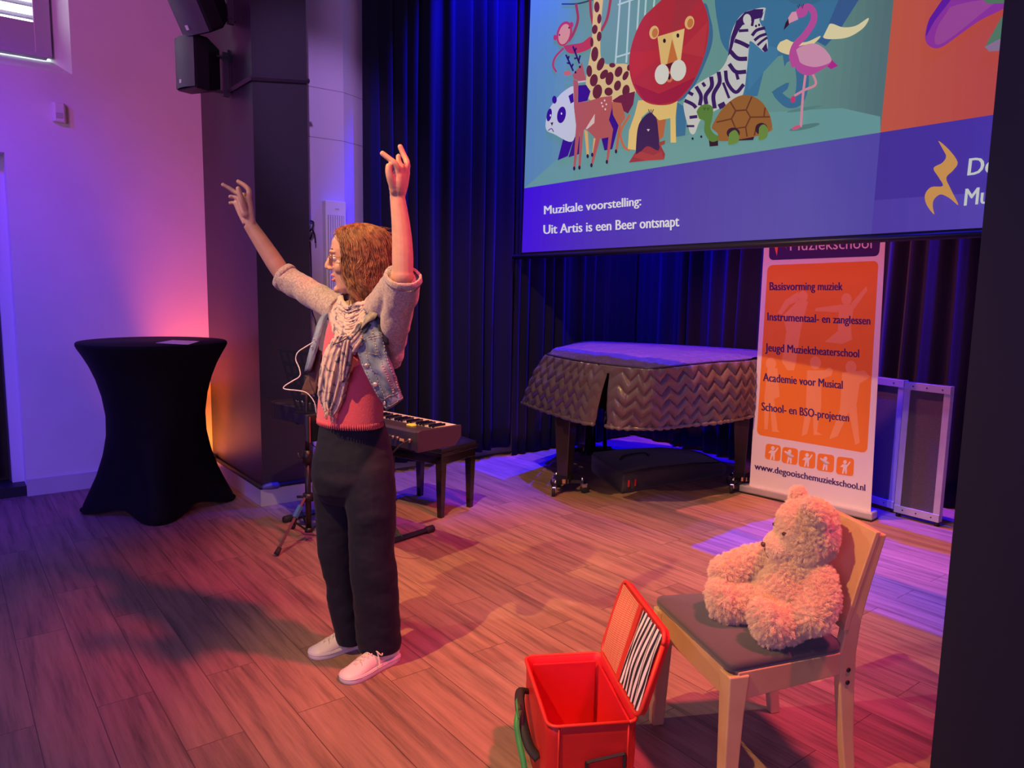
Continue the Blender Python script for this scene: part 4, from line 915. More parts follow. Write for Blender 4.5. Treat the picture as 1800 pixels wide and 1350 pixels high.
for pts in ([(320, 285), (280, 300), (245, 345), (225, 340), (260, 280), (320, 240)], [(320, 280), (365, 285), (330, 420), (310, 560), (300, 600), (270, 600), (245, 560), (265, 420), (250, 350)],
            [(510, 300), (400, 315), (395, 330), (500, 335)], [(560, 295), (630, 215), (635, 235), (575, 320)], [(505, 300), (575, 300), (560, 400), (565, 460), (520, 480), (440, 470), (500, 420)],
            [(180, 590), (225, 590), (235, 720), (210, 730), (225, 870), (235, 882), (200, 880), (190, 740), (180, 870), (165, 868), (165, 720)],
            [(360, 600), (440, 600), (462, 585), (478, 600), (470, 625), (425, 640), (425, 760), (405, 880), (430, 895), (390, 895), (385, 780), (360, 890), (335, 900), (355, 760)],
            [(520, 610), (620, 600), (650, 630), (600, 660), (585, 760), (600, 930), (580, 940), (550, 790), (500, 900), (460, 915), (510, 780)]): g.poly(B_(pts), OL)
for body, p, q in (('Basisvorming muziek', (190, 234), (522, 234)), ('Instrumentaal- en zanglessen', (180, 372), (648, 391)), ('Jeugd Muziektheaterschool', (170, 512), (597, 541)), ('Academie voor Musical', (160, 648), (522, 684)), ('School- en BSO-projecten', (153, 782), (551, 834))): g.text(body, bpx(*p), bpx(*q), 14.5, NV_, 0.034)
for k, (x, y) in enumerate(((204, 974), (281, 990), (360, 1006), (444, 1022), (533, 1038))):
    s_ = 37+k*1.2; g.round_rect(B_([(x-s_*.86, y-s_-4), (x+s_, y-s_+6), (x+s_*.9, y+s_+4), (x-s_, y+s_-8)]), 5, O_)
    dx = (-1 if k % 2 else 1)
    g.ell(*bpx(x, y-20), 3.2, 3.6, W_); g.poly(B_([(x-10, y-10), (x+10, y-8), (x+22*dx, y-24), (x+26*dx, y-18), (x+9, y+4), (x+8, y+34), (x+1, y+34), (x, y+10), (x-8, y+34), (x-14, y+32), (x-8, y+4), (x-22*dx, y+2)]), W_)
g.text('www.degooischemuziekschool.nl', bpx(121, 1050), bpx(625, 1150), 11.5, NV_, 0.032)
g.build('banner_print', t)
zc = 0.075; cen = (bL+bR)/2; wid = (bR-bL).length+0.10
Mc = frame(bx_, (0, 0, 1))
MB().box(cen-bn*0.02+Vector((0, 0, 0.032))-bx_*0.02, (wid, 0.10, 0.056), M=Mc, bev=0.012).build('base_cassette', M['aluminium'], t)
MB().box(cen-bn*0.02+Vector((0, 0, 0.006))-bx_*0.02, (wid, 0.12, 0.008), M=Mc).build('base_foot', M['black_metal'], t)
MB().cyl(cen-bn*0.03+Vector((0, 0, 0.05)), cen-bn*0.03+Vector((0, 0, hz+0.01)), 0.009, 10).build('support_pole', M['aluminium'], t)
MB().box((sh_[2]+sh_[3])/2, ((sh_[2]-sh_[3]).length+0.01, 0.02, 0.03), M=Mc, bev=0.004).build('top_clip', M['aluminium'], t)

# ------------------------------------------------------------------ wooden chair
FR = Vector((-1.19, 1.71, 0)); FLc = Vector((-1.645, 1.90, 0)); e1 = (FR-FLc).normalized(); f1 = Vector((e1.y, -e1.x, 0))
if f1.dot(Vector((-.39, -.92, 0))) < 0: f1 = -f1
cc0 = FR-e1*0.2465-f1*0.22
t = thing('wooden_chair', 'light beech wooden chair with a dark padded seat holding the teddy bear', 'chair', cc0)
def cw(x, y, z): return cc0+e1*x+f1*y+Vector((0, 0, z))      # x to the sitter's side, y forward
def wood_mat(name, col, col2):
    return mat(name, col, 0.42, var=0.3, vscale=9, col2=col2, stretch=(2, 2, 26), detail=6)
beech = mat('beech_wood', (0.60, 0.40, 0.22), 0.40, var=0.3, vscale=7, col2=(0.52, 0.335, 0.18), bump=0.03, bscale=30)
beech_end = beech
SH = 0.43
def post(x0, pts, wx, nm):    # pts: (y, z, depth)
    rings = [[cw(x0+a*wx/2, y+c*d/2, z) for a, c in ((-1, -1), (1, -1), (1, 1), (-1, 1))] for y, z, d in pts]
    return bevel(MB().loft(rings, sm=False).build(nm, beech, t), 0.004)
for sx in (-1, 1):
    rings = []
    for z, hx, hy in ((0.0, 0.020, 0.020), (0.30, 0.026, 0.026), (SH-0.01, 0.030, 0.032)):
        xo, yo = sx*(0.2465-hx), 0.22-hy
        rings.append([cw(xo+a*hx, yo+c*hy, z) for a, c in ((-1, -1), (1, -1), (1, 1), (-1, 1))])
    bevel(MB().loft(rings, sm=False).build('front_leg', beech, t), 0.004)
    xb = sx*0.195
    lp_ = post(xb, [(-0.245, 0.0, 0.036), (-0.222, 0.16, 0.042), (-0.205, 0.32, 0.052), (-0.20, SH, 0.056), (-0.212, 0.53, 0.050), (-0.240, 0.64, 0.044), (-0.285, 0.79, 0.034)], 0.030, 'rear_leg')
    for z in (0.335, 0.375):
        h = MB().cyl(cw(xb+sx*0.0155, -0.203, z), cw(xb+sx*0.017, -0.203, z), 0.0075, 12); h.build('screw_cap', M['black_plastic'], lp_)
# aprons
bevel(MB().hexa([cw(-0.20, 0.216, 0.345), cw(0.20, 0.216, 0.345), cw(0.20, 0.194, 0.345), cw(-0.20, 0.194, 0.345)], [cw(-0.20, 0.216, SH), cw(0.20, 0.216, SH), cw(0.20, 0.194, SH), cw(-0.20, 0.194, SH)]).build('front_apron', beech, t), 0.003)
for sx in (-1, 1):
    xo, xi = 0.243, 0.205
    b = [cw(sx*xo, 0.19, 0.345), cw(sx*0.207, -0.18, 0.36), cw(sx*0.185, -0.18, 0.36), cw(sx*0.221, 0.19, 0.345)]
    bevel(MB().hexa(b, [Vector((p.x, p.y, SH)) for p in b]).build('side_apron', beech, t), 0.003)
b = [cw(-0.185, -0.19, 0.36), cw(0.185, -0.19, 0.36), cw(0.185, -0.21, 0.36), cw(-0.185, -0.21, 0.36)]
MB().hexa(b, [Vector((p.x, p.y, SH)) for p in b]).build('rear_apron', beech, t)
# back panel: a single curved board, its lower edge dipping towards the sides
def bk(u, v, th):
    x = lerp(-0.212, 0.212, u); zb_ = 0.500
    z = lerp(zb_, 0.800, v); y = interp([0.43, 0.53, 0.64, 0.80], [-0.172, -0.188, -0.218, -0.268], z)
    return cw(x, y-0.020*(1-(2*u-1)**2)+th, z)
pb = MB(); n1, n2 = 20, 14
vs_, fs_ = [], []
for sgn in (0.008, -0.010):
    vs_ += [bk(i/n1, j/n2, sgn) for j in range(n2+1) for i in range(n1+1)]
W1 = n1+1; off = W1*(n2+1)
for j in range(n2):
    for i in range(n1):
        a_ = j*W1+i; fs_ += [(a_, a_+1, a_+W1+1, a_+W1), (off+a_, off+a_+W1, off+a_+W1+1, off+a_+1)]
for j in range(n2): fs_ += [(j*W1, (j+1)*W1, off+(j+1)*W1, off+j*W1), (j*W1+n1, off+j*W1+n1, off+(j+1)*W1+n1, (j+1)*W1+n1)]
for i in range(n1): fs_ += [(i, off+i, off+i+1, i+1), (n2*W1+i, n2*W1+i+1, off+n2*W1+i+1, off+n2*W1+i)]
pb.add(vs_, fs_, 0, False); bevel(pb.build('back_panel', beech, t), 0.003)
# seat pad
def pad_outline(k, n=64):
    pts = []
    cor = [(-0.244, 0.222), (0.244, 0.222), (0.205, -0.19), (-0.205, -0.19)]
    for i in range(4):
        a, c = Vector((*cor[i], 0)), Vector((*cor[(i+1) % 4], 0)); p_ = Vector((*cor[i-1], 0)); r = 0.035
        d1, d2 = (p_-a).normalized(), (c-a).normalized()
        for q in range(6):
            tt = q/5; pts.append(((a+d1*r)*(1-tt)**2+a*2*tt*(1-tt)+(a+d2*r)*tt**2))
    return [p*k for p in pts]
rings = []
for k, z in ((0.985, SH+0.001), (1.0, SH+0.006), (1.0, SH+0.020), (0.988, SH+0.028), (0.95, SH+0.032), (0.6, SH+0.036), (0.2, SH+0.036)):
    rings.append([cw(p.x, p.y, z) for p in pad_outline(k)])
MB().loft(rings).build('seat_pad', mat('seat_fabric', (0.075, 0.066, 0.082), 0.8, var=0.2, vscale=350, sheen=0.3, bump=0.15, bscale=500), t)
PADZ = SH+0.036

# ------------------------------------------------------------------ red toy suitcase
sA_, sB_, sC_, sD_ = Vector((-1.84, 1.50, 0)), Vector((-1.69, 1.71, 0)), Vector((-1.34, 1.515, 0)), Vector((-1.495, 1.29, 0))
ux = (sC_-sB_).normalized(); uy = Vector((-ux.y, ux.x, 0)); c_ = (sA_+sB_+sC_+sD_)/4
Lx, Ly, hz_ = 0.405, 0.262, 0.28
t = thing('toy_suitcase', 'open red fabric toy suitcase with a striped lid on the floor before the chair', 'suitcase', c_)
def sw(x, y, z): return c_+ux*x+uy*y+Vector((0, 0, z))       # x along the hinge, y towards the hinge
red = mat('red_canvas', (0.60, 0.020, 0.016), 0.5, var=0.10, vscale=14, bump=0.25, bscale=14, spec=0.35)
redin = mat('red_lining', (0.62, 0.010, 0.020), 0.55, bump=0.08, bscale=10)
org = mat('red_binding', (0.66, 0.04, 0.020), 0.5)
def rr(lx, ly, r, z, k=1.0, n=6):
    pts = []
    for cx, cy, a0 in ((lx/2-r, ly/2-r, 0), (-lx/2+r, ly/2-r, 90), (-lx/2+r, -ly/2+r, 180), (lx/2-r, -ly/2+r, 270)):
        for q in range(n+1): a = R(a0+q*90/n); pts.append(sw((cx+r*math.cos(a))*k, (cy+r*math.sin(a))*k, z))
    return pts
def wob(ring, s_, amp): return [p+Vector((noise.noise(p*9+Vector((s_, 0, 0))), noise.noise(p*9+Vector((0, s_, 0))), 0))*amp for p in ring]
b = MB(); rg = [rr(Lx-0.012, Ly-0.012, 0.03, 0.004)]
for i in range(9): z = 0.004+(hz_-0.006)*i/8; rg.append(wob(rr(Lx, Ly, 0.03, z), 2, 0.006*math.sin(math.pi*i/8)))
rg.append(rr(Lx-0.006, Ly-0.006, 0.028, hz_)); b.loft(rg, cap=False)
b.add([p for p in rr(Lx-0.012, Ly-0.012, 0.03, 0.004)], [tuple(range(28))])
b.build('body', red, t)
b = MB(); rg = [rr(Lx-0.006, Ly-0.006, 0.028, hz_)]
for z in (hz_-0.01, 0.15, 0.03): rg.append(rr(Lx-0.02, Ly-0.02, 0.024, z))
b.loft(rg, cap=False); b.add(rr(Lx-0.02, Ly-0.02, 0.024, 0.03), [tuple(range(28))])
b.build('lining', redin, t)
MB().box(sw(-Lx/2+0.028, -0.002, 0.155), (0.008, Ly-0.05, 0.225), M=frame(ux, (0, 0, 1)), bev=0.003).build('inner_board', redin, t)
MB().box(sw(0.02, Ly/2-0.020, 0.150), (Lx-0.07, 0.008, 0.235), M=frame(ux, (0, 0, 1)), bev=0.003).build('inner_board', redin, t)
MB().tube(rr(Lx+0.002, Ly+0.002, 0.03, hz_)+rr(Lx+0.002, Ly+0.002, 0.03, hz_)[:1], 0.0055, 6).build('rim_binding', org, t)
for q in (-1, 1): MB().tube([sw(Lx/2+0.002, q*(Ly/2-0.03), z) for z in (0.01, 0.1, 0.2, hz_-0.006)], 0.0025, 6).build('corner_seam', org, t)
# label holder on the end facing the viewer
b = MB()
def ends(y, z): return sw(Lx/2+0.006, y, z)
Y0_, Z0_ = 0.035, 0.135
for p, q in (((-0.055, -0.03), (0.055, -0.012)), ((0.055, -0.012), (0.055, 0.052)), ((0.055, 0.052), (-0.055, 0.034)), ((-0.055, 0.034), (-0.055, -0.03))): b.tube([ends(Y0_+p[0], Z0_+p[1]), ends(Y0_+q[0], Z0_+q[1])], 0.006, 4, sm=False)
b.build('label_frame', M['black_plastic'], t)
MB().box(sw(Lx/2-0.04, -0.02, 0.036), (0.05, 0.10, 0.003), M=frame((ux+uy*0.4), (0, 0, 1))).build('inner_tag', M['white_plastic'], t)
hd = MB(); hd.tube(catmull([sw(-0.13, -Ly/2-0.004, 0.20), sw(-0.10, -Ly/2-0.03, 0.215), sw(-0.02, -Ly/2-0.042, 0.20), sw(0.06, -Ly/2-0.03, 0.14), sw(0.09, -Ly/2-0.004, 0.11)], 6), 0.016, 8, flat=0.6); hd.build('handle', M['rubber'], t)
rb = MB(); grn = mat('green_ribbon', (0.05, 0.33, 0.07), 0.5)
rb.tube(catmull([sw(0.0, -Ly/2-0.05, 0.215), sw(0.03, -Ly/2-0.062, 0.19), sw(0.05, -Ly/2-0.058, 0.15), sw(0.08, -Ly/2-0.05, 0.11), sw(0.10, -Ly/2-0.045, 0.075)], 6), 0.010, 6, flat=0.25); rb.tube(catmull([sw(0.0, -Ly/2-0.05, 0.215), sw(-0.02, -Ly/2-0.055, 0.235), sw(0.015, -Ly/2-0.06, 0.235), sw(0.03, -Ly/2-0.056, 0.205)], 6), 0.007, 6, flat=0.4)
tag(rb.build('green_ribbon', grn), 'green ribbon tied round the black handle of the red suitcase', 'ribbon')
# lid, hinged along the far long edge
th_ = R(74); lidu = Vector((0, 0, 1))*math.sin(th_)+uy*math.cos(th_); lidn = ux.cross(lidu)
if lidn.dot(HF) > 0: lidn = -lidn
hb = sw(0, Ly/2+0.004, hz_+0.004); LH = 0.262
def ld(x, v, d=0.0): return hb+ux*x+lidu*v+lidn*d
def lid_ring(lx, ly, r, d, cy=LH/2):
    pts = []
    for cx, cv, a0 in ((lx/2-r, cy+ly/2-r, 0), (-lx/2+r, cy+ly/2-r, 90), (-lx/2+r, cy-ly/2+r, 180), (lx/2-r, cy-ly/2+r, 270)):
        for q in range(7): a = R(a0+q*15); pts.append(ld(cx+r*math.cos(a), cv+r*math.sin(a), d))
    return pts
lo = MB().loft([lid_ring(Lx, LH, 0.035, -0.012), lid_ring(Lx, LH, 0.035, 0.006)], sm=False).build('lid', red, t)
MB().tube(lid_ring(Lx, LH, 0.035, 0.006)+lid_ring(Lx, LH, 0.035, 0.006)[:1], 0.007, 6).build('lid_binding', org, lo)
def stripe_mat(name, c1, c2, freq, axis, dist=0.0):
    m = mat(name, c1, 0.6); nt = m.node_tree; bs_ = nt.nodes['Principled BSDF']; tcn = nt.nodes.new('ShaderNodeUVMap')
    wv = nt.nodes.new('ShaderNodeTexWave'); wv.wave_type = 'BANDS'; wv.bands_direction = axis; wv.inputs['Scale'].default_value = freq; wv.inputs['Distortion'].default_value = dist; wv.inputs['Detail Scale'].default_value = 0.6; wv.inputs['Detail'].default_value = 1.0
    rp = nt.nodes.new('ShaderNodeValToRGB'); rp.color_ramp.interpolation = 'CONSTANT'; rp.color_ramp.elements[0].color = (*c1, 1); rp.color_ramp.elements[1].position = 0.5; rp.color_ramp.elements[1].color = (*c2, 1)
    nt.links.new(tcn.outputs[0], wv.inputs['Vector']); nt.links.new(wv.outputs['Fac'], rp.inputs['Fac']); nt.links.new(rp.outputs[0], bs_.inputs['Base Color']); return m
def uvgrid(fn, nu, nv, name, m, parent):
    b = MB().grid(fn, nu, nv); o = b.build(name, m, parent, fix=False); uv = o.data.uv_layers.new(name='uv')
    for poly in o.data.polygons:
        for li in poly.loop_indices:
            vi = o.data.loops[li].vertex_index; i, j = vi % (nu+1), vi//(nu+1); uv.data[li].uv = (i/nu, j/nv)
    return o
xm = -0.002
# left half: an orange mesh pocket, right half: black and white stripes, both gathered a little
e_ = 0.006
def mesh_fn(u, v): x = lerp(-Lx/2+0.014, xm-0.012, u); vv = lerp(0.012, LH-0.012, v); return ld(x, vv, 0.010+0.004*math.sin(u*40)*math.sin(v*3.1)+0.010*math.sin(math.pi*u)*math.sin(math.pi*v))
def str_fn(u, v): x = lerp(xm+0.012, Lx/2-0.014, u); vv = lerp(0.012, LH-0.012-0.0*u, v); return ld(x, vv, 0.009+0.012*math.sin(math.pi*u)*math.sin(math.pi*v)+0.003*math.sin(u*30+v*5))
stm = stripe_mat('black_white_stripes', (0.78, 0.72, 0.70), (0.02, 0.015, 0.02), 3.6, 'X', 1.2)
msm = stripe_mat('orange_mesh_weave', (0.62, 0.11, 0.045), (0.66, 0.30, 0.18), 11.0, 'Y', 0.5)
uvgrid(mesh_fn, 40, 24, 'mesh_pocket', msm, lo)
uvgrid(str_fn, 40, 24, 'striped_pocket', stm, lo)
MB().hexa([ld(xm-0.014, 0.008, 0.008), ld(xm+0.014, 0.008, 0.008), ld(xm+0.014, 0.008, 0.014), ld(xm-0.014, 0.008, 0.014)], [ld(xm-0.014, LH-0.008, 0.008), ld(xm+0.014, LH-0.008, 0.008), ld(xm+0.014, LH-0.008, 0.014), ld(xm-0.014, LH-0.008, 0.014)]).build('lid_band', org, lo)

# ------------------------------------------------------------------ the person
DW = 2.83
def W(x, y, v=0.0): return gd(x, y, DW+v)
skin = mat('skin', (0.57, 0.32, 0.225), 0.5, var=0.10, vscale=30, sub=0.12, bump=0.04, bscale=120)
pf = W(620, 1160, 0.0); pf.z = 0
person = thing('person', 'person in denim vest and scarf standing with both arms raised, facing left', 'person', pf)
# head frame: x forward, y towards the near side, z up
a_ = R(11); hf_ = -HR*math.cos(a_)-HF*math.sin(a_); hl = Vector((0, 0, 1)).cross(hf_)
HO = W(630, 446, 0.0)
tilt = R(-2)
HM = Matrix((hf_, hl, Vector((0, 0, 1)))).transposed()
def hp(x, y, z): return HO+HM @ Vector((x, y, z))
body = MB()
sec = [(.106, .012, -.030, .020), (.097, .048, -.066, .050), (.075, .078, -.088, .066), (.045, .096, -.097, .0735), (.012, .1005, -.100, .0765), (-.012, .095, -.099, .075), (-.03, .091, -.096, .073), (-.055, .094, -.086, .070), (-.075, .092, -.074, .065), (-.095, .0865, -.055, .058), (-.112, .083, -.035, .050), (-.130, .082, -.016, .041), (-.143, .074, 0.0, .030), (-.149, .058, .015, .016)]
rings = []
for z, xf, xb, wd in sec:
    c = (xf+xb)/2; hx = (xf-xb)/2; ring = []
    for k in range(32):
        t_ = 2*math.pi*k/32; cx, cy = math.cos(t_), math.sin(t_); e = 2/2.35
        px_ = c+hx*math.copysign(abs(cx)**e, cx); py_ = wd*math.copysign(abs(cy)**e, cy)
        if z < -.02 and px_ > c: py_ *= 1-0.12*((px_-c)/hx)
        ring.append(hp(px_, py_, z))
    rings.append(ring)
body.loft(rings)
body.tube([hp(.094, 0, -.004), hp(.104, 0, -.026), hp(.113, 0, -.047)], [.009, .0105, .0115], 10); body.ell(hp(.111, 0, -.050), (.0125, .0125, .0105), HM)
for s_ in (-1, 1):
    body.ell(hp(.101, s_*.012, -.056), (.011, .007, .008), HM); body.tube([hp(.100, s_*.006, .003), hp(.098, s_*.026, .006), hp(.082, s_*.048, .002)], [.006, .007, .005], 8)
    body.ell(hp(.064, s_*.038, -.052), (.026, .024, .026), HM)       # cheeks lifted by a smile
    body.ell(hp(.000, s_*.074, -.035), (.016, .007, .028), HM)       # ears under the hair
body.ell(hp(.078, 0, -.133), (.014, .020, .014), HM)
for dz, xx in ((-.079, .0945), (-.099, .091)): body.tube([hp(.072, -.026, -.086), hp(xx-.005, -.012, dz), hp(xx, 0, dz), hp(xx-.005, .012, dz), hp(.072, .026, -.086)], [.003, .006, .0065, .006, .003], 8)
# neck and the trunk under the clothes
NB = W(634, 535, 0.02)
body.tube([hp(-.025, 0, -.08), hp(-.03, 0, -.13), NB, NB-Vector((0, 0, .05))], [.052, .050, .055, .075], 16)
CH = W(628, 600, 0.02)
tf = (-HR*0.74-HF*0.67).normalized(); tl_ = Vector((0, 0, 1)).cross(tf)
TM = Matrix((tf, tl_, Vector((0, 0, 1)))).transposed()
body.ell(CH, (.085, .125, .15), TM); body.ell(W(618, 700, 0.0), (.08, .11, .17), TM)
SR, SL = W(592, 545, .10), W(668, 548, -.11)
body.tube([SR, CH+Vector((0, 0, .10)), SL], [.045, .06, .045], 12)
hipN, hipF = W(648, 800, -.02), W(598, 795, .05)
for hp_, kn_, an_ in ((hipN, W(652, 960, -.05), W(672, 1148, .015)), (hipF, W(592, 950, .08), W(612, 1128, .10))):
    body.tube([hp_+Vector((0, 0, .03)), hp_-Vector((0, 0, .05)), kn_, an_, an_-Vector((0, 0, .02))], [.055, .06, .05, .030, .028], 12)
# arms
ELR, WRR = W(500, 487, .27), W(438, 393, .24)
ELL, WRL = W(708, 484, -.33), W(698, 343, -.33)
body.tube([SR, ELR], [.046, .040], 14); body.tube([ELR.lerp(WRR, k/14) for k in range(15)], [interp([0, .25, .6, 1], [.036, .037, .033, .0265], k/14) for k in range(15)], 16); body.ell(ELR, (.040, .040, .040))
body.tube([SL, ELL], [.046, .038], 14); body.tube([ELL.lerp(WRL, k/14)+HR*.006*math.sin(math.pi*k/14) for k in range(15)], [interp([0, .25, .6, 1], [.0345, .0355, .031, .0245], k/14) for k in range(15)], 16); body.ell(ELL, (.036, .036, .038))
def finger(pts, r): body.tube(catmull(pts, 4), [lerp(r*1.22, r*0.98, i/(4*(len(pts)-1))) for i in range(4*(len(pts)-1)+1)], 10); body.ell(pts[-1], (r*1.0,)*3, None, 10, 8)
# far hand
body.ell(W(431, 368, .238), (.030, .022, .052), frame(HF, W(427, 340, .23)-W(435, 385, .23))); body.tube([WRR, W(436, 384, .24)], [.0265, .026], 14)
for a_p, b_p in (((444, 393, .228), (437, 348, .212)), ((440, 394, .236), (429, 344, .235)), ((436, 395, .244), (421, 349, .251)), ((432, 395, .249), (415.5, 357, .262))): body.tube([W(*a_p), W(*a_p).lerp(W(*b_p), .5), W(*b_p)], [.0105, .0133, .0125], 12); body.ell(W(*b_p), (.0125,)*3, None, 10, 8)
body.ell(W(431, 372, .213), (.017, .017, .026), frame(HF, W(427, 340, .23)-W(435, 385, .23)))
finger([W(429, 344, .236), W(414, 338, .245), W(403, 331, .243), W(392, 325, .24)], .0085)     # middle finger stretched out
finger([W(437, 348, .212), W(438, 336, .21), W(431, 327, .21), W(419, 319.5, .212)], .0095)      # index
finger([W(431, 368, .205), W(426, 354, .190), W(421.5, 341, .186), W(419, 332, .186)], .0105)                         # thumb
finger([W(421, 349, .251), W(412, 346, .262), W(405, 346, .258)], .0085)                          # ring finger, bent
finger([W(415.5, 357, .262), W(410, 356.5, .270), W(405, 357, .266)], .008)                          # little finger, bent
# near hand
body.ell(W(701.5, 321, -.335), (.033, .022, .056), frame(HF, (0, 0, 1))); body.tube([WRL, W(699, 336, -.331), W(700, 325, -.333)], [.0250, .0262, .024], 14)
for a_p, b_p in (((691, 350, -.340), (699, 297, -.356)), ((696, 350, -.335), (705.5, 294, -.340)), ((701.5, 350, -.328), (712, 295, -.320)), ((706, 350, -.322), (714.5, 303, -.303))): body.tube([W(*a_p), W(*a_p).lerp(W(*b_p), .5), W(*b_p)], [.0095, .0138, .0125], 12); body.ell(W(*b_p), (.0125,)*3, None, 10, 8)
body.ell(W(692, 328, -.352), (.017, .016, .028), frame(HF, (0, 0, 1)))
finger([W(699, 297, -.358), W(693, 286.5, -.365), W(684, 279, -.365), W(672.5, 270, -.365)], .0092)  # index, pointing away from the face
finger([W(712, 295, -.32), W(715.5, 286, -.31), W(709.5, 272, -.30), W(703.5, 258, -.30)], .0092)   # ring finger upright
finger([W(705.5, 294, -.34), W(701, 284, -.340), W(700.5, 275, -.338)], .0088)                     # middle finger
finger([W(691, 328, -.358), W(686, 313, -.370), W(683.5, 301, -.374), W(683.5, 293, -.374)], .0112)                       # thumb
finger([W(714.5, 303, -.303), W(717, 291, -.296), W(712, 279, -.294)], .0080)                   # little finger, behind the ring finger
bo = body.build('body', skin, person); fuse(bo, .0032, 3, .5)
# eyes, lips, brows
wht = mat('eye_white', (0.75, 0.72, 0.70), 0.2); irs = mat('iris_dark', (0.05, 0.03, 0.02), 0.2)
for s_ in (-1, 1):
    e = MB().ell(hp(.082, s_*.031, -.018), (.0125, .0125, .0115), HM, 14, 10); e.ell(hp(.0915, s_*.033, -.018), (.0040, .0055, .0055), HM, 10, 8, 1); e.build('eye', [wht, irs], person)
    MB().tube(catmull([hp(.100, s_*.012, .010), hp(.097, s_*.028, .014), hp(.084, s_*.046, .010)], 4), [.0022]*5+[.003]*2+[.0015]*2, 6).build('eyebrow', mat('brow_hair', (0.10, 0.05, 0.025), 0.7), person)
lp_ = MB()
for dz, xx, r in ((-.0815, .097, .0042), (-.098, .0945, .0050)): lp_.tube(catmull([hp(.076, -.025, -.087), hp(xx-.006, -.012, dz), hp(xx, 0, dz), hp(xx-.006, .012, dz), hp(.076, .025, -.087)], 4), [.001, .002, .003]+[r]*11+[.003, .002, .001], 8)
lp_.build('lips', mat('lips', (0.55, 0.16, 0.14), 0.4), person)
MB().ell(hp(.088, 0, -.089), (.004, .014, .0045), HM, 12, 8).build('teeth', M['white_plastic'], person)
# glasses
gl = MB()
for s_ in (-1, 1):
    ring = [hp(.105-.10*abs(.033*s_+.021*math.cos(t_)-.0)*.55, s_*.033+.022*math.cos(t_), -.022+.016*math.sin(t_)) for t_ in [2*math.pi*k/20 for k in range(21)]]
    gl.tube(ring, .0016, 6); gl.tube([hp(.100, s_*.054, -.016), hp(.088, s_*.072, -.014), hp(.0, s_*.079, -.016)], .0016, 6)
gl.tube([hp(.105, -.011, -.018), hp(.110, 0, -.014), hp(.105, .011, -.018)], .0016, 6)
gl.build('glasses', mat('glasses_frame', (0.28, 0.13, 0.08), 0.3, 0.4), person)

# hair: a soft volume with several hundred wavy locks over it
hairm = mat('brown_hair', (0.34, 0.165, 0.065), 0.45, var=0.55, vscale=60, col2=(0.12, 0.05, 0.024), spec=0.5)
def env(phi, z):      # distance from the axis (through x=-.012) to the hair surface
    zz = [-.205, -.175, -.14, -.10, -.06, -.02, .02, .05, .075, .093, .104, .112]
    back = interp(zz, [.090, .108, .118, .119, .119, .116, .113, .107, .095, .077, .052, .015], z)
    side = interp(zz, [.084, .099, .107, .108, .105, .101, .096, .090, .079, .064, .044, .013], z)
    front = interp(zz, [.06, .065, .07, .075, .085, .098, .108, .105, .094, .078, .052, .015], z)
    c, s = math.cos(phi), math.sin(phi)
    f = front if c > 0 else back
    return 1/math.sqrt((c/f)**2+(s/side)**2)
def hairline(z):      # smallest azimuth (from straight ahead) where hair hangs
    return interp([-.19, -.13, -.09, -.05, -.01, .03, .055, .075, .095, .112], [R(66), R(56), R(48), R(47), R(48), R(42), R(30), R(12), 0, 0], z)
def hpt(phi, z, k=1.0, d=0.0): r = env(phi, z)*k+d; return hp(-.012+r*math.cos(phi), r*math.sin(phi), z)
hb_ = MB()
for s_ in (-1, 1):
    def shell(u, v, s_=s_):
        z = lerp(-.185, .108, v); p0 = hairline(z); ph = lerp(p0, math.pi, u)
        return hpt(s_*ph, z, 0.93)
    hb_.grid(shell, 26, 26)
rnd = random.Random(11)
for i in range(330):
    s_ = 1 if rnd.random() < 0.64 else -1
    u = rnd.random()**0.95; ztop = rnd.choice((.109, .106, .102, .095, .085, .07)); zend = rnd.uniform(-.212, -.12)
    if rnd.random() < 0.22: ztop = rnd.uniform(.0, .08)
    lay_ = rnd.uniform(0.95, 1.035); ph1 = rnd.uniform(0, 6.28); ph2 = rnd.uniform(0, 6.28); wl = rnd.uniform(26, 58); amp = rnd.uniform(.006, .017)
    n = 22; curl = rnd.uniform(-1, 1); guide = []
    for k in range(n):
        q = k/(n-1); z = lerp(ztop, zend, q**0.92); p0 = hairline(z)
        ph = lerp(p0, math.pi*0.99, u)+amp*7*(0.25+q)*math.sin(wl*z+ph1)+0.30*curl*q**3
        d = amp*(0.15+q*1.1)*math.sin(wl*z*0.9+ph2)+0.012*max(0, q-.7)*3.3*curl-0.004*q*q
        guide.append((max(ph, p0*0.86), z+0.010*max(0, q-.8)*5*curl, d))
    for c in range(13):
        da, dd, dz = rnd.gauss(0, .050), rnd.gauss(0, .0035), rnd.gauss(0, .004); r = rnd.uniform(.0005, .0012); w1, w2 = rnd.uniform(0, 6.28), rnd.uniform(60, 110)
        pts = []
        for k, (ph, z, d) in enumerate(guide):
            q = k/(n-1); spread = 0.7+0.6*math.sin(math.pi*q)-0.35*q
            pts.append(hpt(s_*(ph+da*spread), min(z+dz, .1115), lay_, d+dd*spread+.0012*math.sin(w2*z+w1)))
        hb_.tube(pts, [r if k < 14 else r*lerp(1, .3, (k-14)/7) for k in range(n)], 4, cap=False)
# fly-away strands along the crown
for i in range(26):
    ph = rnd.uniform(0.2, math.pi); s_ = rnd.choice((-1, 1)); z0_ = rnd.uniform(.05, .108); pts = [hpt(s_*ph, z0_-.0*k, 1.0, .002+.0016*k*k*.6) + Vector((0, 0, .0022*k-.0005*k*k))-hf_*.0035*k for k in range(6)]
    hb_.tube(pts, .0006, 4, cap=False)
hb_.build('hair', hairm, person, fix=False)

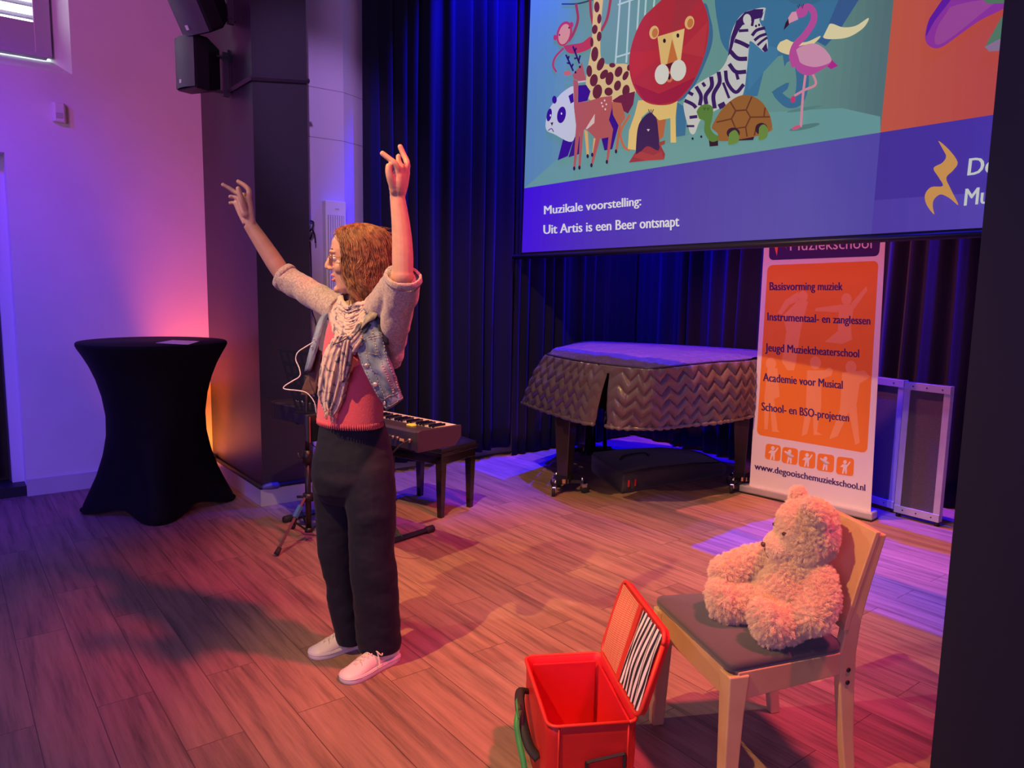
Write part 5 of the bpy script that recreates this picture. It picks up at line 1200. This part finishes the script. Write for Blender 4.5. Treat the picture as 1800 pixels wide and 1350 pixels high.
# trousers
trs = mat('navy_trousers', (0.008, 0.009, 0.022), 0.8, sheen=0.03, spec=0.25, var=0.2, vscale=60, bump=0.15, bscale=25)
def legring(y, x0, x1, v, dp): 
    c, l, r_ = W((x0+x1)/2, y, v), W(x0, y, v), W(x1, y, v); h = (r_-l).length/2; ring = []
    for k in range(28):
        t_ = 2*math.pi*k/28; cx, sx_ = math.cos(t_), math.sin(t_); e = 2/2.3
        ring.append(c+HR*h*math.copysign(abs(cx)**e, cx)+HF*dp*math.copysign(abs(sx_)**e, sx_))
    return ring
tr = MB()
tr.loft([legring(*q) for q in ((738, 567, 672, .0, .098), (765, 558, 682, .0, .110), (800, 551, 690, -.002, .126), (835, 550, 693, -.004, .130), (860, 555, 692, .0, .115), (880, 570, 680, .0, .07))])
tr.loft([legring(*q) for q in ((790, 612, 684, -.03, .070), (815, 606, 691, -.038, .088), (850, 606, 694, -.045, .092), (900, 611, 695, -.055, .09), (960, 614, 693, -.05, .085), (1000, 617, 698, -.045, .085), (1060, 621, 703, -.03, .083), (1100, 625, 704, -.01, .082), (1130, 630, 704, .005, .078), (1140, 632, 702, .01, .074))])
tr.loft([legring(*q) for q in ((790, 560, 640, .04, .07), (815, 552, 638, .05, .082), (850, 551, 634, .058, .088), (900, 555, 628, .065, .085), (960, 560, 622, .075, .08), (1040, 575, 626, .085, .075), (1090, 586, 632, .095, .072), (1116, 590, 638, .10, .07), (1128, 593, 639, .10, .066))])
to = tr.build('trousers', trs, person); fuse(to, .006, 12, .5)
def folds(o, amp, fx, fz, seed=0.0, mask=None):
    me = o.data; me.update(); Mw = parent_world(o); Mi = Mw.to_3x3().inverted()
    ns = [v.normal.copy() for v in me.vertices]
    for v, n in zip(me.vertices, ns):
        p = Mw @ v.co; k = mask(p) if mask else 1.0
        if k <= 0: continue
        u = p.dot(HR); w_ = p.dot(HF)
        d = noise.noise(Vector((u*fx+p.z*3, w_*fx, p.z*fz+seed)))+0.5*noise.noise(Vector((u*fx*2.2-p.z*6, w_*fx*2, p.z*fz*2+seed+7)))
        v.co += n*d*amp*k
    me.update()
folds(to, .007, 4.5, 6, 1.0); folds(to, .0025, 16, 22, 5.0)
st = MB()
for pts in ([(617, 868), (612, 840), (607, 800), (603, 762)], [(640, 770), (655, 800), (684, 806)]): st.tube([W(x, y, -.128) for x, y in pts], .0015, 4)
# shoes
wl_ = mat('white_leather', (0.74, 0.69, 0.66), 0.42, bump=0.06, bscale=60); sole_m = mat('shoe_sole', (0.66, 0.62, 0.60), 0.5)
def shoe(heel, toe, side):
    ax = (toe-heel); L = 0.280; ax.normalize(); sd_ = Vector((0, 0, 1)).cross(ax)
    heel = toe-ax*L
    def q(x, y, z): return heel+ax*x+sd_*y+Vector((0, 0, z))
    xs = [0, .012, .04, .09, .14, .18, .215, .245, .262, .272]
    hw = [.016, .029, .034, .034, .039, .046, .047, .040, .028, .008]
    top_ = [.070, .088, .092, .082, .078, .066, .052, .044, .036, .026]
    b = MB(); rg = []
    for x, w_, h in zip(xs, hw, top_):
        ring = []
        for k in range(20):
            a = math.pi*k/19; e = 2/2.5
            yy = w_*math.copysign(abs(math.cos(a))**e, math.cos(a))*(1-0.30*math.sin(a)**2*(1 if x > .09 else .4)); zz = .020+(h-.020)*abs(math.sin(a))**0.75
            ring.append(q(x, yy+side*0.004*math.sin(x*18), zz))
        rg.append(ring)
    b.loft(rg, cap=True); so = b.build('shoe', wl_, person); subsurf(so, 1)
    b = MB(); out = []
    for x, w_ in zip(xs, hw): out.append((x, w_+.004))
    poly = [q(x, y, 0.0) for x, y in out]+[q(x, -y, 0.0) for x, y in out[::-1]]
    rg = [[p+Vector((0, 0, z)) for p in poly] for z in (0.0, .004, .026, .029)]
    cc = q(L/2, 0, 0)
    rg[0] = [p+(cc-p)*0.03 for p in rg[0]]; rg[3] = [p+(cc-p)*0.03 for p in rg[3]]
    for g in rg[3:]: pass
    b.loft(rg); b.tube([p+Vector((0, 0, .021)) for p in poly]+[poly[0]+Vector((0, 0, .021))], .0022, 5); b.build('sole', sole_m, so)
    b = MB()
    def tz(x): return interp(xs, top_, x)
    for k in range(5):
        x0 = .125+k*.019; w_ = .020-.001*k
        b.tube(catmull([q(x0, -w_, tz(x0)-.006), q(x0+.008, 0, tz(x0+.008)+.004), q(x0+.019, w_, tz(x0+.019)-.007)], 4), .0026, 6); b.tube(catmull([q(x0, w_, tz(x0)-.006), q(x0+.008, 0, tz(x0+.008)+.004), q(x0+.019, -w_, tz(x0+.019)-.007)], 4), .0026, 6)
    for s2 in (-1, 1): b.tube(catmull([q(.12, 0, .088), q(.105, s2*.025, .094), q(.115, s2*.045, .070), q(.13, s2*.035, .085), q(.122, 0, .088)], 5), .0028, 6); b.tube(catmull([q(.12, 0, .088), q(.125, s2*.03, .078), q(.13, s2*.047, .045), q(.135, s2*.05, .030)], 5), .0028, 6)
    b.build('laces', mat('laces', (0.70, 0.62, 0.52), 0.7), so)
    b = MB(); b.tube(catmull([q(.205, -.040, .035), q(.195, -.02, .058), q(.192, 0, .062), q(.195, .02, .058), q(.205, .040, .035)], 5), .0013, 4); b.tube(catmull([q(.20, s3*.042, .033) for s3 in (side, side)]+[q(.165, side*.036, .055), q(.12, side*.036, .075)], 5), .0012, 4); b.build('seam', mat('seam_grey', (0.45, 0.40, 0.38), 0.6), so)
shoe(gz(690, 1160), gz(598, 1203), -1)
shoe(gz(632, 1133), gz(540, 1158), -1)

# jumper
pink = mat('coral_knit', (0.66, 0.085, 0.13), 0.8, var=0.12, vscale=200, bump=0.2, bscale=180, sheen=0.3)
def tring(y, px, v, a, b, n=44):
    c = W(px, y, v); return [c+TM @ Vector((b*math.cos(2*math.pi*k/n), a*math.sin(2*math.pi*k/n), 0)) for k in range(n)]
jm = MB()
jm.loft([tring(*q) for q in ((746, 615, 0, .146, .106), (741, 615, 0, .153, .113), (734, 615, 0, .154, .114), (726, 615, 0, .153, .113), (700, 617, 0, .150, .112), (660, 620, 0, .146, .108), (620, 623, 0, .148, .108), (580, 626, .01, .150, .100), (550, 630, .015, .130, .080), (530, 633, .02, .08, .06))])
jo = jm.build('jumper', pink, person); subsurf(jo, 1)
hemb = MB()
rg0 = tring(741, 615, 0, .1525, .1125, 88)
for k in range(0, 88): hemb.tube([rg0[k]-Vector((0, 0, .009)), rg0[k]+Vector((0, 0, .013))], .0029, 5)
hemb.build('ribbed_hem', pink, jo)

# cardigan: sleeves with turned cuffs, sides and back
knit = mat('oatmeal_knit', (0.50, 0.40, 0.35), 0.85, var=0.45, vscale=140, col2=(0.28, 0.22, 0.205), bump=0.3, bscale=230, sheen=0.3)
cg = MB()
cg.tube(catmull([W(598, 545, .08), W(575, 533, .13), W(545, 514, .19), W(515, 496, .25), W(502, 488, .268)], 5), [.055]*2+[.056]*6+[.054]*8+[.056]*5, 22)
cg.tube(catmull([W(686, 640, -.06), W(690, 600, -.10), W(697, 565, -.18), W(704, 525, -.27), W(709, 492, -.33)], 5), [.040]*2+[.045]*3+[.050]*4+[.054]*6+[.058]*6, 22)
cg.tube(catmull([W(652, 552, -.06), W(668, 541, -.12), W(686, 517, -.22), W(706, 490, -.32)], 5), [.050]*3+[.056]*13, 20)
cg.loft([tring(*q) for q in ((650, 640, .05, .150, .085), (600, 634, .03, .158, .100), (560, 632, .02, .158, .095), (540, 634, .02, .13, .075), (528, 636, .025, .08, .055))])
co = cg.build('cardigan', knit, person); fuse(co, .006, 4, .5)
folds(co, .006, 14, 12, 4.0)
cf = MB()
def cuff(c, ax, r, hgt, flat=1.0):
    ax = ax.normalized(); a = ax.orthogonal().normalized(); b_ = ax.cross(a); rings = []
    for t_, rr_ in ((-hgt, r-.002), (-hgt, r+.004), (-hgt*.5, r+.006), (0, r+.005), (hgt*.45, r+.003), (hgt*.5, r-.001), (hgt*.2, r-.006)):
        rings.append([c+ax*t_+(a*math.cos(2*math.pi*k/28)+b_*math.sin(2*math.pi*k/28))*(rr_+.0015*math.sin(k*1.3)) for k in range(28)])
    cf.loft(rings, cap=False)
cuff(W(500, 486.5, .27), W(485, 475, .275)-W(515, 497, .25), .054, .018); cuff(W(709.5, 487, -.333), W(709, 470, -.345)-W(707, 510, -.30), .055, .018)
cf.build('cuffs', knit, co)

# denim vest
den = mat('blue_denim', (0.25, 0.32, 0.42), 0.75, var=0.6, vscale=13, col2=(0.075, 0.10, 0.16), bump=0.10, bscale=320)
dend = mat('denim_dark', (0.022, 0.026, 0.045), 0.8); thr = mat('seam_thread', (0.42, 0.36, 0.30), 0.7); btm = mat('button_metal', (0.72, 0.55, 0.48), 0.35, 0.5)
def sheet(cols, n, name, m, parent, thick=.004, wr=.0, seed=0.0):
    """cloth through a list of columns, each a list of points from top to bottom"""
    C_ = [catmull(c, n) for c in cols]; nv = len(C_[0]); rows = []
    for j in range(nv): rows.append(catmull([c[j] for c in C_], n))
    nu = len(rows[0]); b = MB()
    for j in range(nv):
        for i in range(nu):
            u, v = i/(nu-1), j/(nv-1)
            rows[j][i] = rows[j][i]-HF*wr*(noise.noise(Vector((u*7, v*9, seed)))+.6*noise.noise(Vector((u*15+v*9, v*20, seed+3))))
    def fn(u, v):
        i, j = round(u*(nu-1)), round(v*(nv-1)); p = rows[j][i]
        return p
    o = b.grid(fn, nu-1, nv-1).build(name, m, parent); md = o.modifiers.new('thick', 'SOLIDIFY'); md.thickness = thick; md.offset = 0
    return o, rows
vl = [W(640, 556, -.165), W(625, 590, -.185), W(633, 634, -.195), W(655, 680, -.19), W(679, 722, -.175)]
vm = [W(655, 549, -.170), W(653, 585, -.195), W(664, 630, -.205), W(680, 672, -.20), W(694, 712, -.185)]
vr = [W(667, 546, -.150), W(672, 585, -.175), W(683, 630, -.185), W(697, 670, -.17), W(707.5, 701, -.16)]
vb = [W(666, 546, -.07), W(672, 590, -.04), W(682, 630, -.03), W(694, 665, -.02), W(702, 694, .0)]
vo, rows_ = sheet([vl, vm, vr, vb], 7, 'vest', den, person, .005, .014, 2.0)
vk = [W(668, 545, .06), W(672, 590, .10), W(676, 630, .12), W(680, 665, .13), W(684, 692, .14)]
vk2 = [W(640, 540, .14), W(640, 590, .17), W(640, 630, .17), W(640, 665, .17), W(640, 688, .18)]
sheet([vb, vk, vk2, [W(600, 545, .17), W(600, 590, .19), W(598, 630, .18), W(596, 660, .17), W(594, 680, .17)]], 6, 'vest_back', den, vo, .005, .006, 5.0)
vfl = [W(586, 540, .06), W(566, 560, .05), W(556, 590, .04), W(548, 620, .03), W(538, 652, .03)]
vfm = [W(575, 543, .10), W(560, 565, .11), W(551, 592, .11), W(543, 622, .10), W(536, 654, .10)]
sheet([[p+HR*.018 for p in vfl], vfl, vfm], 6, 'vest_far_side', den, vo, .005, .005, 8.0)
sheet([[W(556, 612, .06), W(545, 650, .07), W(532, 682, .08), W(530, 694, .09)], [W(566, 618, .05), W(560, 655, .05), W(556, 685, .05), W(553, 694, .05)]], 6, 'vest_lining', mat('brown_lining', (0.10, 0.045, 0.035), 0.6), vo, .004, .004, 3.0)
# armhole facing coloured with its own shade, collar, seams, buttons
sheet([[W(659, 547, -.176), W(664, 575, -.192), W(672, 606, -.197)], [W(672, 550, -.168), W(679, 578, -.180), W(683, 606, -.184)]], 5, 'armhole_shade_facing', dend, vo, .004)
collar = mat('collar_denim', (0.33, 0.29, 0.23), 0.75, var=0.4, vscale=60, bump=0.3, bscale=200)
sheet([[W(634, 580, -.195), W(640, 565, -.195), W(648, 552, -.18), W(652, 540, -.15)], [W(646, 567, -.205), W(651, 559, -.205), W(659, 549, -.19), W(663, 538, -.155)], [W(660, 560, -.20), W(663, 554, -.197), W(667, 547, -.185), W(670, 538, -.155)]], 5, 'collar', collar, vo, .006)
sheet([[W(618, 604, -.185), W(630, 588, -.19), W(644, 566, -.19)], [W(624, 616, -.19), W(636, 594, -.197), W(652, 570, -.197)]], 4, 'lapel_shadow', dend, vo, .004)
nJ, nI = len(rows_), len(rows_[0])
def vp(u, v, off=.004):
    i, j = max(0, min(nI-1.001, u*(nI-1))), max(0, min(nJ-1.001, v*(nJ-1))); i0, j0 = int(i), int(j); fi, fj = i-i0, j-j0
    A, B, C2, D2 = rows_[j0][i0], rows_[j0][i0+1], rows_[j0+1][i0], rows_[j0+1][i0+1]
    p = A.lerp(B, fi).lerp(C2.lerp(D2, fi), fj); n = (B-A).cross(C2-A).normalized()
    if n.dot(HF) > 0: n = -n
    return p+n*off
sm_ = MB()
def seam(uv0, uv1, n=24, dash=True):
    for q in range(n):
        a_, b_ = q/n, (q+(.72 if dash else 1))/n
        sm_.tube([vp(lerp(uv0[0], uv1[0], t_), lerp(uv0[1], uv1[1], t_)) for t_ in (a_, (a_+b_)/2, b_)], .00115, 4)
for uv0, uv1 in (((.03, .20), (.03, .99)), ((.15, .18), (.15, .90)), ((.36, .22), (.40, .88)), ((.385, .22), (.425, .88)), ((.56, .06), (.58, .88)), ((.585, .06), (.605, .88))): seam(uv0, uv1, 26)
for uv0, uv1 in (((.02, .89), (.66, .89)), ((.02, .975), (.66, .975)), ((.16, .30), (.62, .27)), ((.16, .325), (.62, .295)), ((.20, .44), (.36, .46)), ((.03, .20), (.30, .10))): seam(uv0, uv1, 16)
sm_.build('stitching', thr, vo)
for v_ in (.34, .55, .735, .935):
    p = vp(.09, v_, .005); nn = (vp(.09, v_, .02)-p).normalized(); MB().tube([p, p+nn*.003, p+nn*.0042], [.0086, .0086, .005], 14).build('button', btm, vo)
for x, y in ((552, 596), (548, 610)): MB().ell(W(x, y, .02), (.004, .003, .004)).build('button', btm, vo)

# scarf
scm = bpy.data.materials.new('patterned_scarf'); scm.use_nodes = True
nt = scm.node_tree; bs_ = nt.nodes['Principled BSDF']; tcn = nt.nodes.new('ShaderNodeTexCoord'); nz1 = nt.nodes.new('ShaderNodeTexNoise'); nz1.inputs['Scale'].default_value = 26; nz1.inputs['Detail'].default_value = 3; nz1.inputs['Distortion'].default_value = 1.5
rp = nt.nodes.new('ShaderNodeValToRGB'); el = rp.color_ramp.elements; el[0].position = 0.39; el[0].color = (0.10, 0.095, 0.14, 1); el[1].position = 0.44; el[1].color = (0.42, 0.34, 0.30, 1); k_ = el.new(0.55); k_.color = (0.62, 0.44, 0.38, 1); k_ = el.new(0.66); k_.color = (0.52, 0.42, 0.32, 1)
nt.links.new(tcn.outputs['Object'], nz1.inputs['Vector']); nt.links.new(nz1.outputs['Fac'], rp.inputs['Fac']); nt.links.new(rp.outputs[0], bs_.inputs['Base Color']); bs_.inputs['Roughness'].default_value = 0.85; bs_.inputs['Sheen Weight'].default_value = 0.3
sf = MB(); rnd = random.Random(5)
for i in range(54):
    q = rnd.random(); yl, yr_ = lerp(516, 548, q), lerp(524, 546, q); sag = lerp(538, 614, q)+rnd.uniform(-7, 7); xs_ = lerp(612, 604, q)
    vv = lerp(-.115, -.165, q)+rnd.uniform(-.012, .012)
    pts = [W(648, lerp(520, 545, q*.4), .085), W(lerp(607, 588, q), yl, .02), W(lerp(600, 584, q), lerp(yl, sag, .45), -.05), W(xs_, sag-8*q, vv+.02), W(lerp(625, 622, q), sag-6, vv), W(lerp(641, 633, q), lerp(yr_, sag, .5), vv-.005), W(lerp(655, 650, q), yr_-3, -.115), W(668, lerp(515, 540, q), -.02), W(655, lerp(510, 530, q), .06)]
    sf.tube(catmull(pts, 5), [rnd.choice((.0045, .006, .0085))*(1+.4*math.sin(k*.45+i*1.7)) for k in range(5*8+1)], 7, flat=0.7)
for i in range(12): sf.tube(catmull([W(634+i*1.2, 566+i*1.8, -.180), W(618+i*1.3, 586+i*1.6, -.20+.01*math.sin(i*2.3)), W(600+i*2.0, 602+i*1.8, -.195)], 5), .0065, 7)
# hanging tail, pleated
def tail(u, v):
    y = lerp(590, 722, v); cxp = interp([0, .25, .5, .75, .92, 1], [606, 594, 588, 583, 580, 578], v); hw = interp([0, .2, .5, .8, .93, 1], [19, 25, 27, 24, 17, 9], v)
    y += (6*math.sin(u*9)+10*(u-.5))*v
    p = W(cxp+hw*(2*u-1), y, -.165+.03*v-.03*math.sin(math.pi*u)+.010*noise.noise(Vector((u*5.5+.5*v, v*1.2, 1.0)))*1.6+.005*math.sin(u*31+v*4)+.004*noise.noise(Vector((u*12, v*9, 4.0))))
    return p
sf.grid(tail, 46, 50); 
def tail2(u, v):
    y = lerp(598, 668, v); cxp = interp([0, .5, 1], [612, 608, 604], v); hw = interp([0, .5, 1], [10, 12, 7], v)
    return W(cxp+hw*(2*u-1), y+5*math.sin(u*7)*v, -.188+.03*v+.010*math.sin(u*20+v*3)-.02*math.sin(math.pi*u))
sf.grid(tail2, 26, 30)
for i in range(26):
    u = i/25; p = tail(u, 1.0); sf.tube([p, p+Vector((0, 0, -.012))+HR*rnd.uniform(-.006, .006), p+Vector((0, 0, -.026))+HR*rnd.uniform(-.01, .01)], .0012, 4)
so_ = sf.build('scarf', scm, person); md = so_.modifiers.new('thick', 'SOLIDIFY'); md.thickness = .0025
MB().tube(catmull([W(612, 593, -.215), W(600, 600, -.205), W(585, 606, -.19)], 4), .002, 5).build('scarf_thread', dend, so_)

# belt pack worn at the waist, with its lead
bt = thing('belt_pack', 'small wireless belt pack with a white lead clipped at the waist of the person', 'transmitter', W(549, 785, .0))
Mk = frame(HR*0.75+HF*0.66, Vector((0, 0, 1)))
bevel(MB().box(W(549.5, 752, -.0), (.050, .026, .105), M=Mk).build('pack', M['black_plastic'], bt), .004)
MB().box(W(543.5, 755, -.015), (.006, .020, .100), M=Mk, bev=.002).build('clip', mat('pack_pink_lit', (0.35, 0.04, 0.05), 0.35), bt)  # pink light along the edge of the pack, put into this colour
MB().cyl(W(546, 778, .0), W(560, 792, .0), .002, 6).build('antenna', M['rubber'], bt)
MB().tube(catmull([W(556, 726, -.01), W(553, 708, -.02), W(541, 692, -.02), W(527, 687, -.02), W(501, 684, -.02), W(500, 679, -.02), W(512, 671, -.02), W(527, 661, -.02), W(526, 647, -.01), W(520, 632, .0), W(524, 619, .0), W(540, 608, .02), W(550, 602, .02)], 6), .0022, 6).build('lead', M['white_plastic'], bt)

# ------------------------------------------------------------------ teddy bear on the chair
bear = thing('teddy_bear', 'fluffy beige teddy bear slumped on the seat of the wooden chair', 'teddy bear', cw(0.085, -0.06, PADZ))
plush = mat('plush_base', (0.52, 0.34, 0.22), 0.9, sheen=0.2)
furm = mat('plush_fur', (0.86, 0.66, 0.48), 0.75, spec=0.25)
short = mat('plush_short', (0.58, 0.40, 0.28), 0.9, sheen=0.5, bump=0.4, bscale=220)
RB = Matrix((e1, f1, Vector((0, 0, 1)))).transposed()
if RB.determinant() < 0: pass
def fur(o, n, length, child=16, rnd_=0.5, clump=0.72, seed=1):
    o.data.materials.append(furm)
    m = o.modifiers.new('fur', 'PARTICLE_SYSTEM'); ps = o.particle_systems[-1]; ps.seed = seed; s = ps.settings
    s.type = 'HAIR'; s.count = n; s.hair_length = length; s.hair_step = 4; s.render_step = 3; s.display_step = 3
    s.normal_factor = 0.0; s.use_advanced_hair = True
    s.emit_from = 'FACE'; s.use_modifier_stack = True; s.distribution = 'RAND'
    s.child_type = 'INTERPOLATED'; s.child_percent = 2; s.rendered_child_count = child; s.child_length = 1.0; s.clump_factor = clump; s.clump_shape = 0.1
    s.roughness_1 = 0.004; s.roughness_1_size = 0.02; s.roughness_2 = 0.006; s.roughness_2_size = 0.5; s.roughness_endpoint = 0.003
    s.root_radius = 1.0; s.tip_radius = 0.25; s.radius_scale = 0.0008
    s.material = len(o.data.materials); o.show_instancer_for_render = True
    s.normal_factor = length*0.25; s.tangent_factor = 0.0; s.factor_random = length*0.25*rnd_*0.6; s.object_align_factor = (0, 0, -length*0.05)
    return o
def blob(name, pieces, parent, vox=.008, m=None, sm=6):
    b = MB()
    for p in pieces:
        if p[0] == 'e': b.ell(cw(*p[1]), p[2], RB if len(p) < 4 else RB @ p[3])
        else:
            pts = catmull([cw(*q) for q in p[1]], 5); rs = catmull([Vector((r, 0, 0)) for r in p[2]], 5); b.tube(pts, [r.x for r in rs], 14); b.ell(pts[-1], (rs[-1].x,)*3); b.ell(pts[0], (rs[0].x,)*3)
    o = b.build(name, m or plush, parent); fuse(o, vox, sm, .5); return o
to_ = blob('torso', [('e', (.085, -.070, .575), (.108, .085, .095)), ('e', (.085, -.050, .545), (.110, .095, .072)), ('e', (.082, -.085, .650), (.085, .068, .060))], bear); fur(to_, 1300, .015, 22, seed=1)
l1 = blob('leg', [('t', [(.135, -.07, .525), (.158, -.01, .525), (.170, .04, .525)], [.055, .058, .056]), ('e', (.168, .064, .540), (.058, .036, .064), rx(R(-14)))], bear); fur(l1, 640, .014, 20, seed=2)
l2 = blob('leg', [('t', [(.035, -.05, .525), (.010, .03, .525), (-.004, .085, .522)], [.055, .058, .056]), ('e', (-.006, .108, .535), (.058, .036, .064), rx(R(-14)))], bear); fur(l2, 640, .014, 20, seed=3)
a1_ = blob('arm', [('t', [(.160, -.115, .655), (.192, -.100, .605), (.205, -.065, .562)], [.042, .050, .053])], bear); fur(a1_, 600, .014, 20, seed=4)
a2_ = blob('arm', [('t', [(.000, -.095, .665), (-.040, -.02, .635), (-.058, .060, .600)], [.042, .048, .050])], bear); fur(a2_, 560, .014, 20, seed=5)
# head, turned a little to the near side and tipped forward
hc = Vector((.074, -.128, .767)); HB = rz(R(17)) @ rx(R(-12))
def hq(x, y, z): q = hc+HB @ Vector((x, y, z)); return (q.x, q.y, q.z)
hd_ = blob('head', [('e', hq(0, 0, 0), (.108, .084, .092), HB), ('e', hq(0, .018, -.035), (.106, .072, .058), HB), ('e', hq(0, -.005, .03), (.094, .082, .068), HB)], bear); fur(hd_, 1300, .0135, 22, seed=6)
mz = blob('muzzle', [('e', hq(0, .082, -.034), (.066, .052, .048), HB), ('e', hq(0, .088, -.056), (.054, .040, .034), HB)], hd_, .005, short); fur(mz, 500, .005, 10, seed=7)
for s_ in (1, -1):
    Me = HB @ rz(R(14 if s_ < 0 else -30)) @ ry(R(-34 if s_ < 0 else 52)) @ rx(R(-6 if s_ < 0 else -38))
    er = blob('ear', [('e', hq(s_*.072, -.012, .082) if s_ < 0 else hq(.080, -.006, .086), (.036, .019, .036) if s_ < 0 else (.046, .018, .036), Me)], hd_, .005); fur(er, 200, .014, 18, seed=9)
    ic = hq(s_*.072, .006, .080) if s_ < 0 else hq(.092, .010, .076)
    MB().ell(cw(*ic), (.024, .007, .024), RB @ Me).build('inner_ear', mat('inner_ear_plush', (0.40, 0.26, 0.17), 0.9), er)
    MB().ell(cw(*hq(s_*.047, .082, .022)), (.0080, .007, .007), RB @ HB, 12, 8).build('eye', mat('amber_eye', (0.05, 0.025, 0.015), 0.15, coat=0.6), hd_)
MB().ell(cw(*hq(0, .138, -.018)), (.010, .007, .008), RB @ HB, 12, 8).build('nose', mat('nose_brown', (0.07, 0.035, 0.03), 0.4), mz)
MB().tube(catmull([cw(*hq(0, .137, -.032)), cw(*hq(0, .130, -.062)), cw(*hq(.02, .118, -.078))], 5), .0016, 5).build('mouth_stitch', M['rubber'], mz)
